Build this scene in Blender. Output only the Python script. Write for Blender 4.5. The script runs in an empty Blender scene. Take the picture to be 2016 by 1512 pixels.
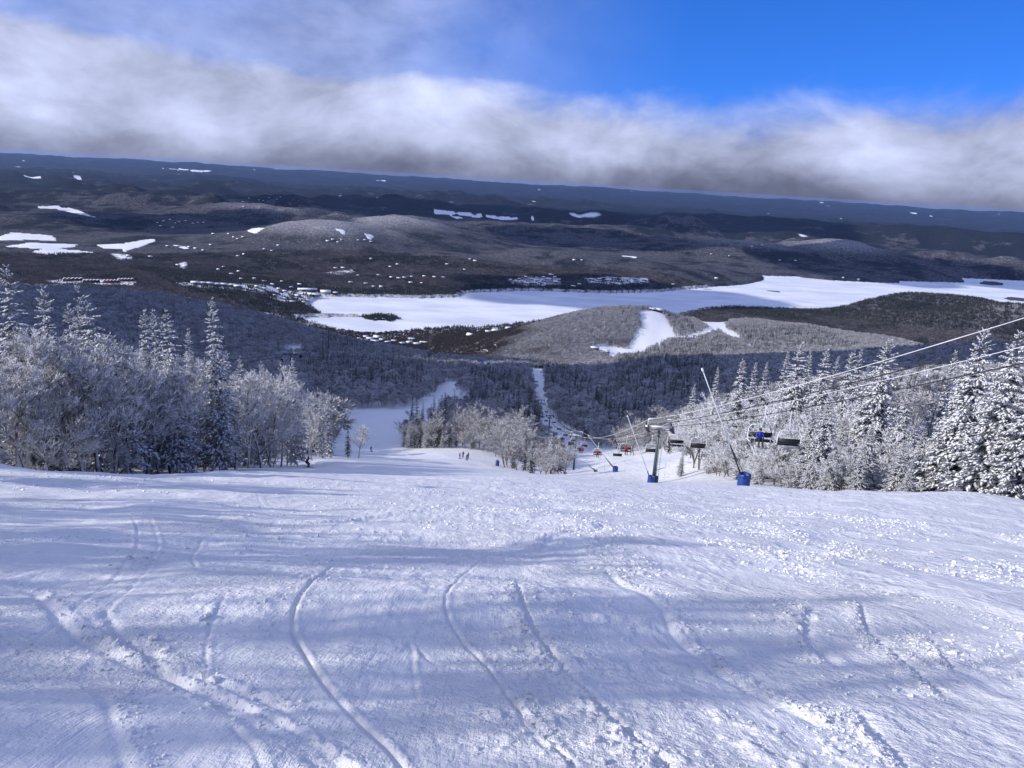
import bpy, bmesh, math, random
import numpy as np
from mathutils import Vector, Matrix

# ------------------------------------------------------------------ camera
SC = bpy.context.scene
COL = SC.collection
F = 1456.0; IW, IH = 2016.0, 1512.0
RHO = math.radians(3.46); PHI = math.radians(15.4); CAMZ = 620.0; EYE = 1.65
cr, sr = math.cos(RHO), math.sin(RHO); cp, sp = math.cos(PHI), math.sin(PHI)
cam = bpy.data.cameras.new('camera'); cam_o = bpy.data.objects.new('camera', cam); COL.objects.link(cam_o)
up0 = Vector((0, sp, cp)); X0 = Vector((1, 0, 0)); fwd = Vector((0, cp, -sp))
c_right = X0 * cr + up0 * sr; c_up = up0 * cr - X0 * sr
cam_o.matrix_world = Matrix(((c_right.x, c_up.x, -fwd.x, 0), (c_right.y, c_up.y, -fwd.y, 0), (c_right.z, c_up.z, -fwd.z, CAMZ), (0, 0, 0, 1)))
cam.sensor_fit = 'HORIZONTAL'; cam.sensor_width = 36.0; cam.lens = 36.0 * F / IW
cam.clip_start = 0.1; cam.clip_end = 200000.0
SC.camera = cam_o

# ------------------------------------------------------------------ sun, sky, exposure
SUN_EL = math.radians(27.0); SUN_AZ = math.radians(-103.0)      # azimuth from +Y, clockwise
SUN_DIR = Vector((math.sin(SUN_AZ) * math.cos(SUN_EL), math.cos(SUN_AZ) * math.cos(SUN_EL), math.sin(SUN_EL)))
SUN_STRENGTH = 5.0; SKY_STRENGTH = 0.205; EXPOSURE = -0.12
SC.view_settings.view_transform = 'Standard'; SC.view_settings.look = 'None'
SC.view_settings.exposure = EXPOSURE; SC.view_settings.gamma = 1.0; SC.view_settings.use_curve_mapping = False
SC.render.engine = 'CYCLES'
SC.cycles.use_denoising = True
SC.cycles.max_bounces = 6; SC.cycles.diffuse_bounces = 3; SC.cycles.transparent_max_bounces = 8; SC.cycles.volume_bounces = 0
SC.cycles.use_adaptive_sampling = True; SC.cycles.adaptive_threshold = 0.008
sl = bpy.data.lights.new('sun', 'SUN'); sl.energy = SUN_STRENGTH; sl.angle = math.radians(0.53); sl.color = (1.0, 0.955, 0.90)
so = bpy.data.objects.new('sun', sl); COL.objects.link(so)
so.rotation_euler = (-SUN_DIR).to_track_quat('-Z', 'Y').to_euler(); so.location = (-200, -30, CAMZ + 150)

class NT:
    """small helper that builds node trees"""
    def __init__(s, nt): s.nt = nt; nt.nodes.clear()
    def n(s, typ, ins=None, **kw):
        nd = s.nt.nodes.new(typ)
        for k, v in kw.items(): setattr(nd, k, v)
        if ins:
            for k, v in ins.items():
                sock = nd.inputs[k]
                if isinstance(v, bpy.types.NodeSocket): s.nt.links.new(v, sock)
                else: sock.default_value = v
        return nd
    def m(s, op, a, b=0.0, c=0.0, clamp=False):
        nd = s.n('ShaderNodeMath', {0: a, 1: b, 2: c}, operation=op, use_clamp=clamp); return nd.outputs[0]
    def mr(s, v, a, b, c=0.0, d=1.0, typ='SMOOTHSTEP'):
        nd = s.n('ShaderNodeMapRange', {0: v, 1: a, 2: b, 3: c, 4: d}, interpolation_type=typ); return nd.outputs[0]
    def mix(s, f, a, b, bt='MIX'):
        nd = s.n('ShaderNodeMix', None, data_type='RGBA', blend_type=bt)
        for k, v in ((0, f), (6, a), (7, b)):
            if isinstance(v, bpy.types.NodeSocket): s.nt.links.new(v, nd.inputs[k])
            else: nd.inputs[k].default_value = (v if k == 0 else ((*v, 1.0) if len(v) == 3 else v))
        return nd.outputs[2]
    def noise(s, vec, scale, detail=4.0, rough=0.5, lac=2.0, dist=0.0, out='Fac'):
        ins = {'Scale': scale, 'Detail': detail, 'Roughness': rough, 'Lacunarity': lac, 'Distortion': dist}
        if vec is not None: ins['Vector'] = vec
        return s.n('ShaderNodeTexNoise', ins).outputs[out]

def build_world():
    w = bpy.data.worlds.new('World'); SC.world = w; w.use_nodes = True
    t = NT(w.node_tree)
    d = t.n('ShaderNodeTexCoord').outputs['Generated']
    sx = t.n('ShaderNodeSeparateXYZ', {0: d}); x, y, z = sx.outputs
    hyp = t.m('SQRT', t.m('ADD', t.m('MULTIPLY', x, x), t.m('MULTIPLY', y, y)))
    el = t.m('MULTIPLY', t.m('ARCTAN2', z, hyp), 57.29578)           # elevation in degrees
    az = t.m('MULTIPLY', t.m('ARCTAN2', x, y), 57.29578)
    # clear sky: looked up a little higher, the air above a mountain is thin
    zz = t.m('ADD', t.m('MULTIPLY', t.m('MAXIMUM', z, 0.0), 1.5), 0.20)
    sv = t.n('ShaderNodeVectorMath', {0: t.n('ShaderNodeCombineXYZ', {0: x, 1: y, 2: zz}).outputs[0]}, operation='NORMALIZE').outputs[0]
    sky = t.n('ShaderNodeTexSky', {'Vector': sv}, sky_type='NISHITA', sun_disc=False, sun_elevation=SUN_EL, sun_rotation=SUN_AZ,
              altitude=900.0, air_density=1.0, dust_density=0.2, ozone_density=3.0).outputs[0]
    sky = t.n('ShaderNodeHueSaturation', {'Hue': 0.5, 'Saturation': 1.30, 'Value': 1.0, 'Fac': 1.0, 'Color': sky}).outputs[0]
    sky = t.mix(1.0, sky, (0.86, 0.91, 1.42), 'MULTIPLY')
    # cloud bank round the horizon, ragged top, flat grey base
    v1 = t.n('ShaderNodeCombineXYZ', {0: t.m('MULTIPLY', az, 0.021), 1: t.m('MULTIPLY', el, 0.036), 2: t.m('MULTIPLY', y, 0.6)}).outputs[0]
    wv = t.n('ShaderNodeVectorMath', {0: v1, 1: t.n('ShaderNodeVectorMath', {0: t.noise(v1, 2.2, 3, 0.5, out='Color'), 3: 0.22}, operation='SCALE').outputs[0]}, operation='ADD').outputs[0]
    n1 = t.noise(t.n('ShaderNodeVectorMath', {0: wv, 1: (3.1, 0.4, 0.0)}, operation='ADD').outputs[0], 1.7, 6, 0.52)
    n2 = t.noise(t.n('ShaderNodeVectorMath', {0: wv, 1: (7.7, 2.2, 5.0)}, operation='ADD').outputs[0], 4.6, 7, 0.56)
    n5 = t.noise(t.n('ShaderNodeVectorMath', {0: wv, 1: (2.7, 8.2, 1.0)}, operation='ADD').outputs[0], 11.0, 6, 0.55)
    n3 = t.noise(t.n('ShaderNodeVectorMath', {0: v1, 1: (1.7, 5.2, 9.0)}, operation='ADD').outputs[0], 1.3, 4, 0.5)
    # the bank stands higher towards the sun and away to the far right
    top = t.m('ADD', 5.6, t.m('ADD', t.mr(az, 6.0, -34.0, 0.0, 3.6), t.mr(az, 24.0, 40.0, 0.0, 2.6)))
    dens = t.m('ADD', t.m('MULTIPLY', t.m('SUBTRACT', top, el), 0.46), t.m('ADD', t.m('MULTIPLY', t.m('SUBTRACT', n1, 0.5), 3.6), t.m('MULTIPLY', t.m('SUBTRACT', n2, 0.5), 2.6)))
    mask = t.mr(dens, -0.8, 0.8)
    veil = t.m('MULTIPLY', t.mr(n3, 0.38, 0.66), t.m('MULTIPLY', t.mr(az, 12.0, -16.0, 0.0, 0.72), t.mr(el, 60.0, 14.0, 0.25, 1.0)))
    mask = t.m('MAXIMUM', mask, veil)
    n4 = t.noise(d, 2.3, 6, 0.55)                                    # broken cloud added overhead, out of view, to lift and grey the ambient
    over = t.m('MULTIPLY', t.mr(n4, 0.40, 0.58), t.mr(el, 17.0, 30.0))
    mask = t.m('MAXIMUM', mask, over)
    # brightness: billows, bright shoulders towards the sun, grey bases
    lum = t.m('ADD', 0.64, t.m('MULTIPLY', t.m('SUBTRACT', n2, 0.5), 1.35))
    lum = t.m('ADD', lum, t.m('MULTIPLY', t.m('SUBTRACT', n1, 0.5), 0.9))
    lum = t.m('ADD', lum, t.m('MULTIPLY', t.m('SUBTRACT', n5, 0.5), 0.40))
    lum = t.m('ADD', lum, t.mr(az, 5.0, -45.0, 0.0, 0.17))
    base = t.mr(t.m('ADD', el, t.m('MULTIPLY', t.m('SUBTRACT', n2, 0.5), 2.2)), -0.2, 3.0, 0.42, 1.0)
    lum = t.m('ADD', t.m('MULTIPLY', lum, base), t.m('MULTIPLY', over, 0.02))
    lum = t.m('MAXIMUM', lum, 0.10)
    ccol = t.mix(t.mr(lum, 0.12, 0.62), (0.74, 0.83, 1.30), (0.83, 0.92, 1.31))
    cloud = t.n('ShaderNodeVectorMath', {0: ccol, 3: lum}, operation='SCALE').outputs[0]
    skyS = t.n('ShaderNodeVectorMath', {0: sky, 3: SKY_STRENGTH}, operation='SCALE').outputs[0]
    colr = t.mix(mask, skyS, cloud)
    # below the horizon: snowy forest land in haze
    colr = t.mix(t.mr(el, -0.9, -1.6), colr, (0.10, 0.12, 0.17))
    bg = t.n('ShaderNodeBackground', {'Color': colr, 'Strength': 1.0})
    o = t.n('ShaderNodeOutputWorld', {'Surface': bg.outputs[0]})
build_world()

# ------------------------------------------------------------------ helpers
def ray(px, py):
    # direction of a picture point: azimuth and tangent of its depression
    a = (np.asarray(px, float) - IW / 2) / F; b = (np.asarray(py, float) - IH / 2) / F
    u = a * cr + b * sr; v = b * cr - a * sr
    x = u; y = cp - v * sp; z = -sp - v * cp
    return np.arctan2(x, y), -z / np.hypot(x, y)
def project(x, y, z):
    z = z - CAMZ; dpt = y * cp - z * sp; dpt = np.where(dpt < 0.05, 0.05, dpt)
    u = x / dpt; v = -(y * sp + z * cp) / dpt
    a = u * cr - v * sr; b = u * sr + v * cr
    return IW / 2 + a * F, IH / 2 + b * F
def smooth(a, b, x):
    t = np.clip((x - a) / (b - a), 0, 1); return t * t * (3 - 2 * t)
def _hash(ix, iy, seed):
    h = (ix.astype(np.int64) * 374761393 + iy.astype(np.int64) * 668265263 + seed * 1442695041) & 0xffffffff
    h = ((h ^ (h >> 13)) * 1274126177) & 0xffffffff
    return ((h ^ (h >> 16)) & 0xffff) / 65535.0
def vnoise(x, y, seed=0):
    ix = np.floor(x); iy = np.floor(y); fx = x - ix; fy = y - iy
    ix = ix.astype(np.int64); iy = iy.astype(np.int64)
    ux = fx * fx * fx * (fx * (fx * 6 - 15) + 10); uy = fy * fy * fy * (fy * (fy * 6 - 15) + 10)
    def g(jx, jy):
        a = _hash(jx, jy, seed) * 6.2831853
        return np.cos(a) * (x - jx) + np.sin(a) * (y - jy)
    n00 = g(ix, iy); n10 = g(ix + 1, iy); n01 = g(ix, iy + 1); n11 = g(ix + 1, iy + 1)
    return 1.4 * ((n00 * (1 - ux) + n10 * ux) * (1 - uy) + (n01 * (1 - ux) + n11 * ux) * uy)
def fbm(x, y, octv=4, seed=0, gain=0.5):
    s = 0; a = 1.0
    for i in range(octv):
        s = s + a * vnoise(x * 2 ** i + 17.3 * i, y * 2 ** i - 9.1 * i, seed + i); a *= gain
    return s
def inpoly(px, py, poly):
    poly = np.asarray(poly, float); x0, y0 = poly[:, 0], poly[:, 1]; x1, y1 = np.roll(x0, -1), np.roll(y0, -1)
    c = np.zeros(np.shape(px), bool)
    for a, b, e, f in zip(x0, y0, x1, y1):
        if b == f: continue
        c ^= ((b > py) != (f > py)) & (px < (e - a) * (py - b) / (f - b) + a)
    return c
def polydist(px, py, poly, closed=True):
    poly = np.asarray(poly, float); dm = np.full(np.shape(px), 1e18); n = len(poly)
    for i in range(n if closed else n - 1):
        a = poly[i]; b = poly[(i + 1) % n]; e = b - a; L = max(float(e @ e), 1e-9)
        t = np.clip(((px - a[0]) * e[0] + (py - a[1]) * e[1]) / L, 0, 1)
        dm = np.minimum(dm, (px - a[0] - t * e[0]) ** 2 + (py - a[1] - t * e[1]) ** 2)
    return np.sqrt(dm)
def mesh_np(name, V, Fc, mats=(), mid=None, smooth_=False):
    """mesh from numpy arrays; Fc is (n,3) or (n,4)"""
    V = np.ascontiguousarray(V, np.float32); Fc = np.ascontiguousarray(Fc, np.int32)
    me = bpy.data.meshes.new(name); k = Fc.shape[1]
    me.vertices.add(len(V)); me.vertices.foreach_set('co', V.ravel())
    me.loops.add(Fc.size); me.loops.foreach_set('vertex_index', Fc.ravel())
    me.polygons.add(len(Fc)); me.polygons.foreach_set('loop_start', np.arange(0, Fc.size, k, dtype=np.int32))
    for m in mats: me.materials.append(m)
    if mid is not None: me.polygons.foreach_set('material_index', np.ascontiguousarray(mid, np.int32))
    if smooth_: me.polygons.foreach_set('use_smooth', np.ones(len(Fc), bool))
    me.update(calc_edges=True); return me
def fattr(me, name, arr):
    at = me.attributes.new(name, 'FLOAT', 'POINT'); at.data.foreach_set('value', np.ascontiguousarray(arr, np.float32).ravel())
def link(name, me, parent=None, loc=None, label=None, cat=None, group=None, kind=None):
    o = bpy.data.objects.new(name, me); COL.objects.link(o)
    if parent is not None: o.parent = parent
    if loc is not None: o.location = loc
    tag(o, label, cat, group, kind); return o
def tag(o, label=None, cat=None, group=None, kind=None):
    if label: o['label'] = label
    if cat: o['category'] = cat
    if group: o['group'] = group
    if kind: o['kind'] = kind
    return o
def copy_tree(o, parent=None):
    c = o.copy(); COL.objects.link(c); c.parent = parent
    for ch in list(o.children): copy_tree(ch, c)
    return c

# ------------------------------------------------------------------ materials
MAT = {}
def principled(name, build):
    m = bpy.data.materials.new(name); m.use_nodes = True; t = NT(m.node_tree)
    b = t.n('ShaderNodeBsdfPrincipled'); o = t.n('ShaderNodeOutputMaterial', {'Surface': b.outputs[0]})
    build(t, b); MAT[name] = m; return m
def setc(t, b, key, v):
    s = b.inputs[key]
    if isinstance(v, bpy.types.NodeSocket): t.nt.links.new(v, s)
    else: s.default_value = (*v, 1.0) if (hasattr(v, '__len__') and len(v) == 3) else v
def simple(name, col, rough=0.6, metal=0.0, var=0.15, scale=3.0, bump=0.0):
    def f(t, b):
        pos = t.n('ShaderNodeTexCoord').outputs['Object']
        n = t.noise(pos, scale, 5, 0.6)
        setc(t, b, 'Base Color', t.mix(n, tuple(c * (1 - var) for c in col), tuple(min(1, c * (1 + var)) for c in col)))
        setc(t, b, 'Roughness', t.mr(n, 0.2, 0.8, max(0.05, rough - 0.12), min(1, rough + 0.12))); b.inputs['Metallic'].default_value = metal
        if bump: setc(t, b, 'Normal', t.n('ShaderNodeBump', {'Strength': bump, 'Distance': 0.02, 'Height': n}).outputs[0])
    return principled(name, f)
def m_snow(t, b):
    pos = t.n('ShaderNodeNewGeometry').outputs['Position']
    n = t.noise(pos, 0.6, 4, 0.55); setc(t, b, 'Base Color', t.mix(n, (0.70, 0.705, 0.725), (0.79, 0.79, 0.80)))
    b.inputs['Roughness'].default_value = 0.55; b.inputs['Specular IOR Level'].default_value = 0.25
    ms = t.n('ShaderNodeMapping', {'Vector': pos, 'Scale': (1.0, 0.45, 1.0)}).outputs[0]
    rough = t.mr(t.noise(ms, 0.45, 3, 0.55), 0.42, 0.62)
    h1 = t.noise(pos, 22.0, 5, 0.62); h2 = t.noise(pos, 75.0, 3, 0.6)
    h = t.m('ADD', t.m('MULTIPLY', t.m('MULTIPLY', h1, rough), 0.035), t.m('MULTIPLY', h2, 0.006))
    # churned belts: fist-sized lumps, and fine scratches of ski edges on the scraped ice
    xs = t.n('ShaderNodeSeparateXYZ', {0: pos}).outputs[0]
    churn = t.m('MULTIPLY', t.mr(t.noise(ms, 0.8, 4, 0.6), 0.40, 0.60), t.mr(xs, -9.0, 7.0, 0.30, 1.0))
    h = t.m('ADD', h, t.m('MULTIPLY', t.m('MULTIPLY', t.noise(pos, 6.0, 5, 0.62), churn), 0.11))
    h = t.m('ADD', h, t.m('MULTIPLY', t.noise(pos, 2.2, 4, 0.6), 0.035))
    for ang, k in ((0.45, 0.0016), (-0.62, 0.0014), (-0.1, 0.0012)):
        sc = t.noise(t.n('ShaderNodeMapping', {'Vector': pos, 'Rotation': (0, 0, ang), 'Scale': (5.0, 0.22, 1.0)}).outputs[0], 1.0, 4, 0.62)
        h = t.m('ADD', h, t.m('MULTIPLY', t.mr(t.m('ABSOLUTE', t.m('SUBTRACT', sc, 0.5)), 0.0, 0.03, 0.0, 1.0), k))
    h = t.m('ADD', h, t.m('MULTIPLY', t.noise(t.n('ShaderNodeMapping', {'Vector': pos, 'Scale': (1, 0.3, 1)}).outputs[0], 7.0, 4, 0.6), 0.02))
    setc(t, b, 'Normal', t.n('ShaderNodeBump', {'Strength': 1.0, 'Distance': 1.0, 'Height': h}).outputs[0])
principled('piste_snow', m_snow)
def m_far(t, b):
    pos = t.n('ShaderNodeNewGeometry').outputs['Position']
    fo = t.n('ShaderNodeAttribute', None, attribute_name='forest').outputs['Fac']
    rime = t.n('ShaderNodeAttribute', None, attribute_name='rime').outputs['Fac']
    n1 = t.noise(pos, 0.055, 5, 0.75); n2 = t.noise(pos, 0.0016, 4, 0.6); n3 = t.noise(pos, 0.006, 4, 0.6)
    hard = t.mix(t.mr(n1, 0.38, 0.70), (0.026, 0.026, 0.031), (0.175, 0.17, 0.185))
    con = t.mix(t.mr(n1, 0.45, 0.75), (0.012, 0.016, 0.022), (0.05, 0.055, 0.064))
    far_shade = t.n('ShaderNodeAttribute', None, attribute_name='conifer').outputs['Fac']  # pulls distant land to the conifer colour, painting in cloud shade
    c = t.mix(t.mr(t.m('ADD', t.m('MULTIPLY', far_shade, 0.13), t.m('ADD', t.m('MULTIPLY', n2, 0.55), t.m('MULTIPLY', n3, 0.45))), 0.47, 0.58), hard, con)
    c = t.mix(t.m('MULTIPLY', rime, t.mr(n1, 0.30, 0.62)), c, (0.42, 0.41, 0.42))
    sn = t.mix(t.noise(pos, 0.01, 3, 0.5), (0.80, 0.815, 0.85), (0.87, 0.88, 0.90))
    f2 = t.mr(t.m('ADD', fo, t.m('MULTIPLY', t.m('SUBTRACT', n1, 0.5), 0.5)), 0.38, 0.62)
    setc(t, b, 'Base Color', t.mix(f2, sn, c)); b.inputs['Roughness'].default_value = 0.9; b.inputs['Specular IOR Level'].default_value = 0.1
    setc(t, b, 'Normal', t.n('ShaderNodeBump', {'Strength': 0.8, 'Distance': 12.0, 'Height': t.m('MULTIPLY', n1, fo)}).outputs[0])
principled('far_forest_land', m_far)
def m_lake(t, b):
    pos = t.n('ShaderNodeNewGeometry').outputs['Position']
    ms = t.n('ShaderNodeMapping', {'Vector': pos, 'Scale': (0.5, 1.0, 1.0)}).outputs[0]
    n = t.noise(ms, 0.006, 6, 0.62); setc(t, b, 'Base Color', t.mix(t.mr(n, 0.3, 0.7), (0.62, 0.645, 0.70), (0.84, 0.85, 0.87)))
    b.inputs['Roughness'].default_value = 0.6; b.inputs['Specular IOR Level'].default_value = 0.2
    setc(t, b, 'Normal', t.n('ShaderNodeBump', {'Strength': 0.3, 'Distance': 0.6, 'Height': t.noise(ms, 0.05, 4, 0.6)}).outputs[0])
principled('lake_snow', m_lake)
def rime_mat(name, lo, hi, bark, instancer):
    def f(t, b):
        pos = t.n('ShaderNodeTexCoord').outputs['Object']
        n = t.mr(t.noise(pos, 1.6, 4, 0.6), 0.30, 0.66)
        c = t.mix(n, lo, hi)
        if instancer:
            fr = t.n('ShaderNodeAttribute', None, attribute_name='frost', attribute_type='INSTANCER').outputs['Fac']
            hu = t.n('ShaderNodeAttribute', None, attribute_name='hue', attribute_type='INSTANCER').outputs['Fac']
            bk = t.mix(hu, tuple(k * 0.8 for k in bark), (bark[0] * 1.4, bark[1] * 1.1, bark[2] * 0.95))
            c = t.mix(fr, bk, c)
        setc(t, b, 'Base Color', c); b.inputs['Roughness'].default_value = 0.8; b.inputs['Specular IOR Level'].default_value = 0.1
    return principled(name, f)
rime_mat('rime_twigs', (0.24, 0.24, 0.25), (0.86, 0.86, 0.88), (0.09, 0.07, 0.06), False)
rime_mat('sunlit_snow_twigs', (0.50, 0.50, 0.51), (0.90, 0.905, 0.92), (0.09, 0.07, 0.06), False)  # paler copy: snow, and the right stand's sunlight put into the colour
rime_mat('shaded_grove_twigs', (0.18, 0.175, 0.175), (0.64, 0.63, 0.64), (0.09, 0.07, 0.06), False)  # darker copy: the middle grove's weaker light put into the colour
rime_mat('stand_twigs', (0.26, 0.26, 0.27), (0.80, 0.80, 0.82), (0.070, 0.067, 0.073), True)
def m_bark(t, b):
    pos = t.n('ShaderNodeTexCoord').outputs['Object']; nrm = t.n('ShaderNodeSeparateXYZ', {0: t.n('ShaderNodeNewGeometry').outputs['Normal']})
    n = t.noise(t.n('ShaderNodeMapping', {'Vector': pos, 'Scale': (6, 6, 1.2)}).outputs[0], 1.5, 5, 0.65)
    bk = t.mix(n, (0.030, 0.025, 0.022), (0.095, 0.080, 0.070))
    wind = t.m('ADD', t.m('MULTIPLY', nrm.outputs[0], 0.45), t.m('ADD', t.m('MULTIPLY', nrm.outputs[2], 0.5), t.m('MULTIPLY', nrm.outputs[1], -0.2)))
    fr = t.mr(t.m('ADD', wind, t.m('MULTIPLY', t.m('SUBTRACT', n, 0.5), 1.4)), 0.05, 0.6)
    setc(t, b, 'Base Color', t.mix(fr, bk, (0.62, 0.62, 0.65))); b.inputs['Roughness'].default_value = 0.85
    setc(t, b, 'Normal', t.n('ShaderNodeBump', {'Strength': 0.5, 'Distance': 0.03, 'Height': n}).outputs[0])
principled('bark', m_bark)
def needle(name, a, c2):
    def f(t, b):
        pos = t.n('ShaderNodeTexCoord').outputs['Object']
        n = t.noise(pos, 2.5, 4, 0.65); setc(t, b, 'Base Color', t.mix(n, a, c2)); b.inputs['Roughness'].default_value = 0.75
    return principled(name, f)
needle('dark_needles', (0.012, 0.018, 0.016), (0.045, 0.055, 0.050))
needle('flecked_needles', (0.03, 0.037, 0.036), (0.40, 0.41, 0.42))
needle('frosted_needles', (0.10, 0.115, 0.115), (0.42, 0.43, 0.45))
simple('tree_snow', (0.80, 0.81, 0.84), 0.6, 0, 0.06, 4.0)
# ------------------------------------------------------------------ terrain: the mountain side (sight line, distance, height of what stands there)
SLOPE = 0.386
CTRL = [
 # the piste
 (0,950,50,0),(200,944,55,0),(330,938,62,0),(420,930,70,0),(510,921,82,0),(607,918,98,0),(640,907,102,0),(700,900,135,0),
 (1000,938,60,0),(850,938,62,0),(980,922,120,0),(910,905,180,0),(731,897,200,0),(800,881,240,0),(930,884,222,0),(700,862,260,0),
 (720,830,330,0),(850,800,450,0),(890,770,600,0),(912,750,700,0),(670,818,370,0),(760,812,410,0),(830,790,480,0),
 # wood in the middle
 (870,800,270,12),(1000,800,330,12),(960,762,450,12),(1000,745,600,12),(960,726,820,12),(1060,936,125,0),(1000,930,150,0),
 # lift line
 (1290,947,104,0),(1148,927,205,0),(1090,852,327,0),(1070,822,412,0),(1057,803,498,0),(1046,780,603,0),(1038,758,709,0),(1033,745,798,0),(1027,727,1000,0),
 # shaded woods right of the lift
 (1150,835,330,12),(1250,815,330,12),(1220,780,480,12),(1260,745,680,12),(1350,722,850,12),(1150,722,930,12),(1300,700,1050,12),(1480,700,1050,12),(1700,690,1100,12),(1900,672,1150,12),(2016,668,1150,12),
 (1600,810,250,0),(1800,820,230,0),(2016,830,200,0),(1600,770,480,0),(1850,760,480,0),(2016,750,480,0),
 # bank and trees at the right
 (1320,908,128,0),(1240,915,135,0),(1463,957,58,0),(1340,944,100,0),(1560,962,60,0),(1700,975,59,0),(1900,988,57,0),(2016,996,54,0),
 (1400,742,122,13),(1500,716,106,15),(1600,692,95,16),(1755,690,80,16),(1930,672,68,17),(2016,672,62,17),
 (1330,900,160,0),
 # hill with the runs
 (1290,612,2250,0),(1235,602,2190,11),(1180,606,2160,11),(1120,620,2090,11),(1050,641,1980,11),(1000,668,1860,11),(950,698,1700,11),(1285,640,2080,0),(1262,668,1930,0),(1215,694,1800,0),(1180,690,1790,0),
 (1100,716,1500,6),(1400,634,2150,11),(1420,652,2060,0),(1480,624,2350,11),(1600,638,2300,11),(1750,660,2100,11),(1880,686,1850,11),(2016,692,1750,11),(1350,675,1850,11),
 (1500,690,1600,11),(1650,690,1600,11),
 # left hill and the valley before it
 (0,560,1600,11),(150,562,1500,11),(300,574,1480,11),(450,602,1420,11),(560,632,1360,11),(640,664,1280,11),(300,645,1080,11),(450,660,1050,11),(545,690,980,11),(610,690,1080,11),
 (150,640,900,11),(0,660,800,11),(400,730,560,11),(200,720,500,11),(0,740,400,11),(560,720,900,0),(600,692,1150,0),(632,672,1300,0),(500,760,400,11),(600,770,400,11),
 (660,692,1000,12),(700,706,820,12),(720,745,560,12),(800,732,650,12),(900,722,860,12),(942,716,960,12),(850,694,1150,12),(750,676,1250,12),(690,668,1320,12),
 (900,694,1900,9),(850,682,2150,9),(800,690,1700,9),
 # ground towards the lake
 (750,674,2700,0),(680,664,2800,0),(1000,652,2900,8),(900,655,2800,8),
]
def _pts():
    A = np.array(CTRL, float); th, t = ray(A[:, 0], A[:, 1]); r = A[:, 2]
    t = t + A[:, 3] / r
    P = [th, np.log(r), t - EYE / r]
    ex = []
    for rr in (0.3, 1, 3, 6, 12, 24, 40):
        for dg in range(-180, 180, 20 if rr > 2 else 45):
            a = math.radians(dg); ex.append((a, math.log(rr), SLOPE * math.cos(a)))
    for rr in (80, 160, 400):
        for dg in (-160, -120, -80, -58, 58, 80, 120, 160, 180):
            a = math.radians(dg); ex.append((a, math.log(rr), SLOPE * 0.9 * math.cos(a)))
    for rr, zz in ((2900, 70), (3400, 55)):                      # foot of the mountain, all round
        for dg in (-60, -45, -35, -27, -20, 8, 14, 20, 27, 35, 45, 60):
            ex.append((math.radians(dg), math.log(rr), (CAMZ - zz) / rr))
    for rr, zz in ((1500, 350), (900, 440)):
        for dg in (-60, -48, 48, 60): ex.append((math.radians(dg), math.log(rr), (CAMZ - zz) / rr))
    ex = np.array(ex)
    return np.r_[P[0], ex[:, 0]], np.r_[P[1], ex[:, 1]], np.r_[P[2], ex[:, 2]]
_KT = 2.2
_ct, _cl, _cv = _pts()
def _ker(t1, l1, t2, l2): return np.sqrt(((t1 - t2) * _KT) ** 2 + (l1 - l2) ** 2 + 0.0009)
_Km = _ker(_ct[:, None], _cl[:, None], _ct[None], _cl[None]); _n = len(_ct)
_A = np.zeros((_n + 1, _n + 1)); _A[:_n, :_n] = _Km + np.eye(_n) * -0.004; _A[_n, :_n] = 1; _A[:_n, _n] = 1
_W = np.linalg.solve(_A, np.r_[_cv, 0.0])
def z_mount(th, r):
    sh = np.shape(th); th = np.ravel(th); r = np.ravel(r); L = np.log(np.maximum(r, 0.1)); out = np.empty(len(th))
    for i in range(0, len(th), 60000):
        s = slice(i, i + 60000)
        out[s] = _ker(th[s, None], L[s, None], _ct[None], _cl[None]) @ _W[:_n] + _W[_n]
    return (CAMZ - EYE - out * r).reshape(sh)

# ------------------------------------------------------------------ lake outline (sight lines met with the lake level) and the far land
def ground_pt(px, py, z=0.0):
    th, t = ray(px, py); r = (CAMZ - z) / t; return np.stack([r * np.sin(th), r * np.cos(th)], -1)
LAKE_PX = [(624,585),(638,583),(688,585),(772,585),(822,587),(876,585),(902,585),(912,578),(947,575),(1051,572),(1155,576),(1200,577),(1301,574),(1382,566),(1463,560),(1500,552),(1502,546),(1491,542),
 (1564,544),(1625,551),(1726,556),(1767,557),(1771,553),(1896,556),(1892,547),(2016,552),(2200,562),(2260,600),(2100,618),(1950,612),(1750,614),(1600,613),(1480,609),(1425,607),(1380,612),(1300,632),(1150,645),
 (1051,638),(990,645),(947,650),(900,648),(843,650),(794,655),(740,660),(704,659),(680,656),(634,646),(585,628),(600,625),(626,624),(660,624),(706,624),(706,622.4),(660,622.4),(632,621),(617,611),(606,599)]
_lk = np.array(LAKE_PX, float); LAKE = ground_pt(_lk[:, 0], _lk[:, 1])
ISL = [np.array([ground_pt(a, b) for a, b in p]) for p in (
 [(704,622),(720,620),(745,619),(770,621),(785,625),(787,629),(772,632),(745,632.5),(722,628)],
 [(1925,557),(1935,553),(1960,554),(1978,558),(1977,562),(1950,562),(1932,560)],
 [(1974,587),(1985,584),(2020,587),(2050,592),(2020,594),(1985,591)])]
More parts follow.
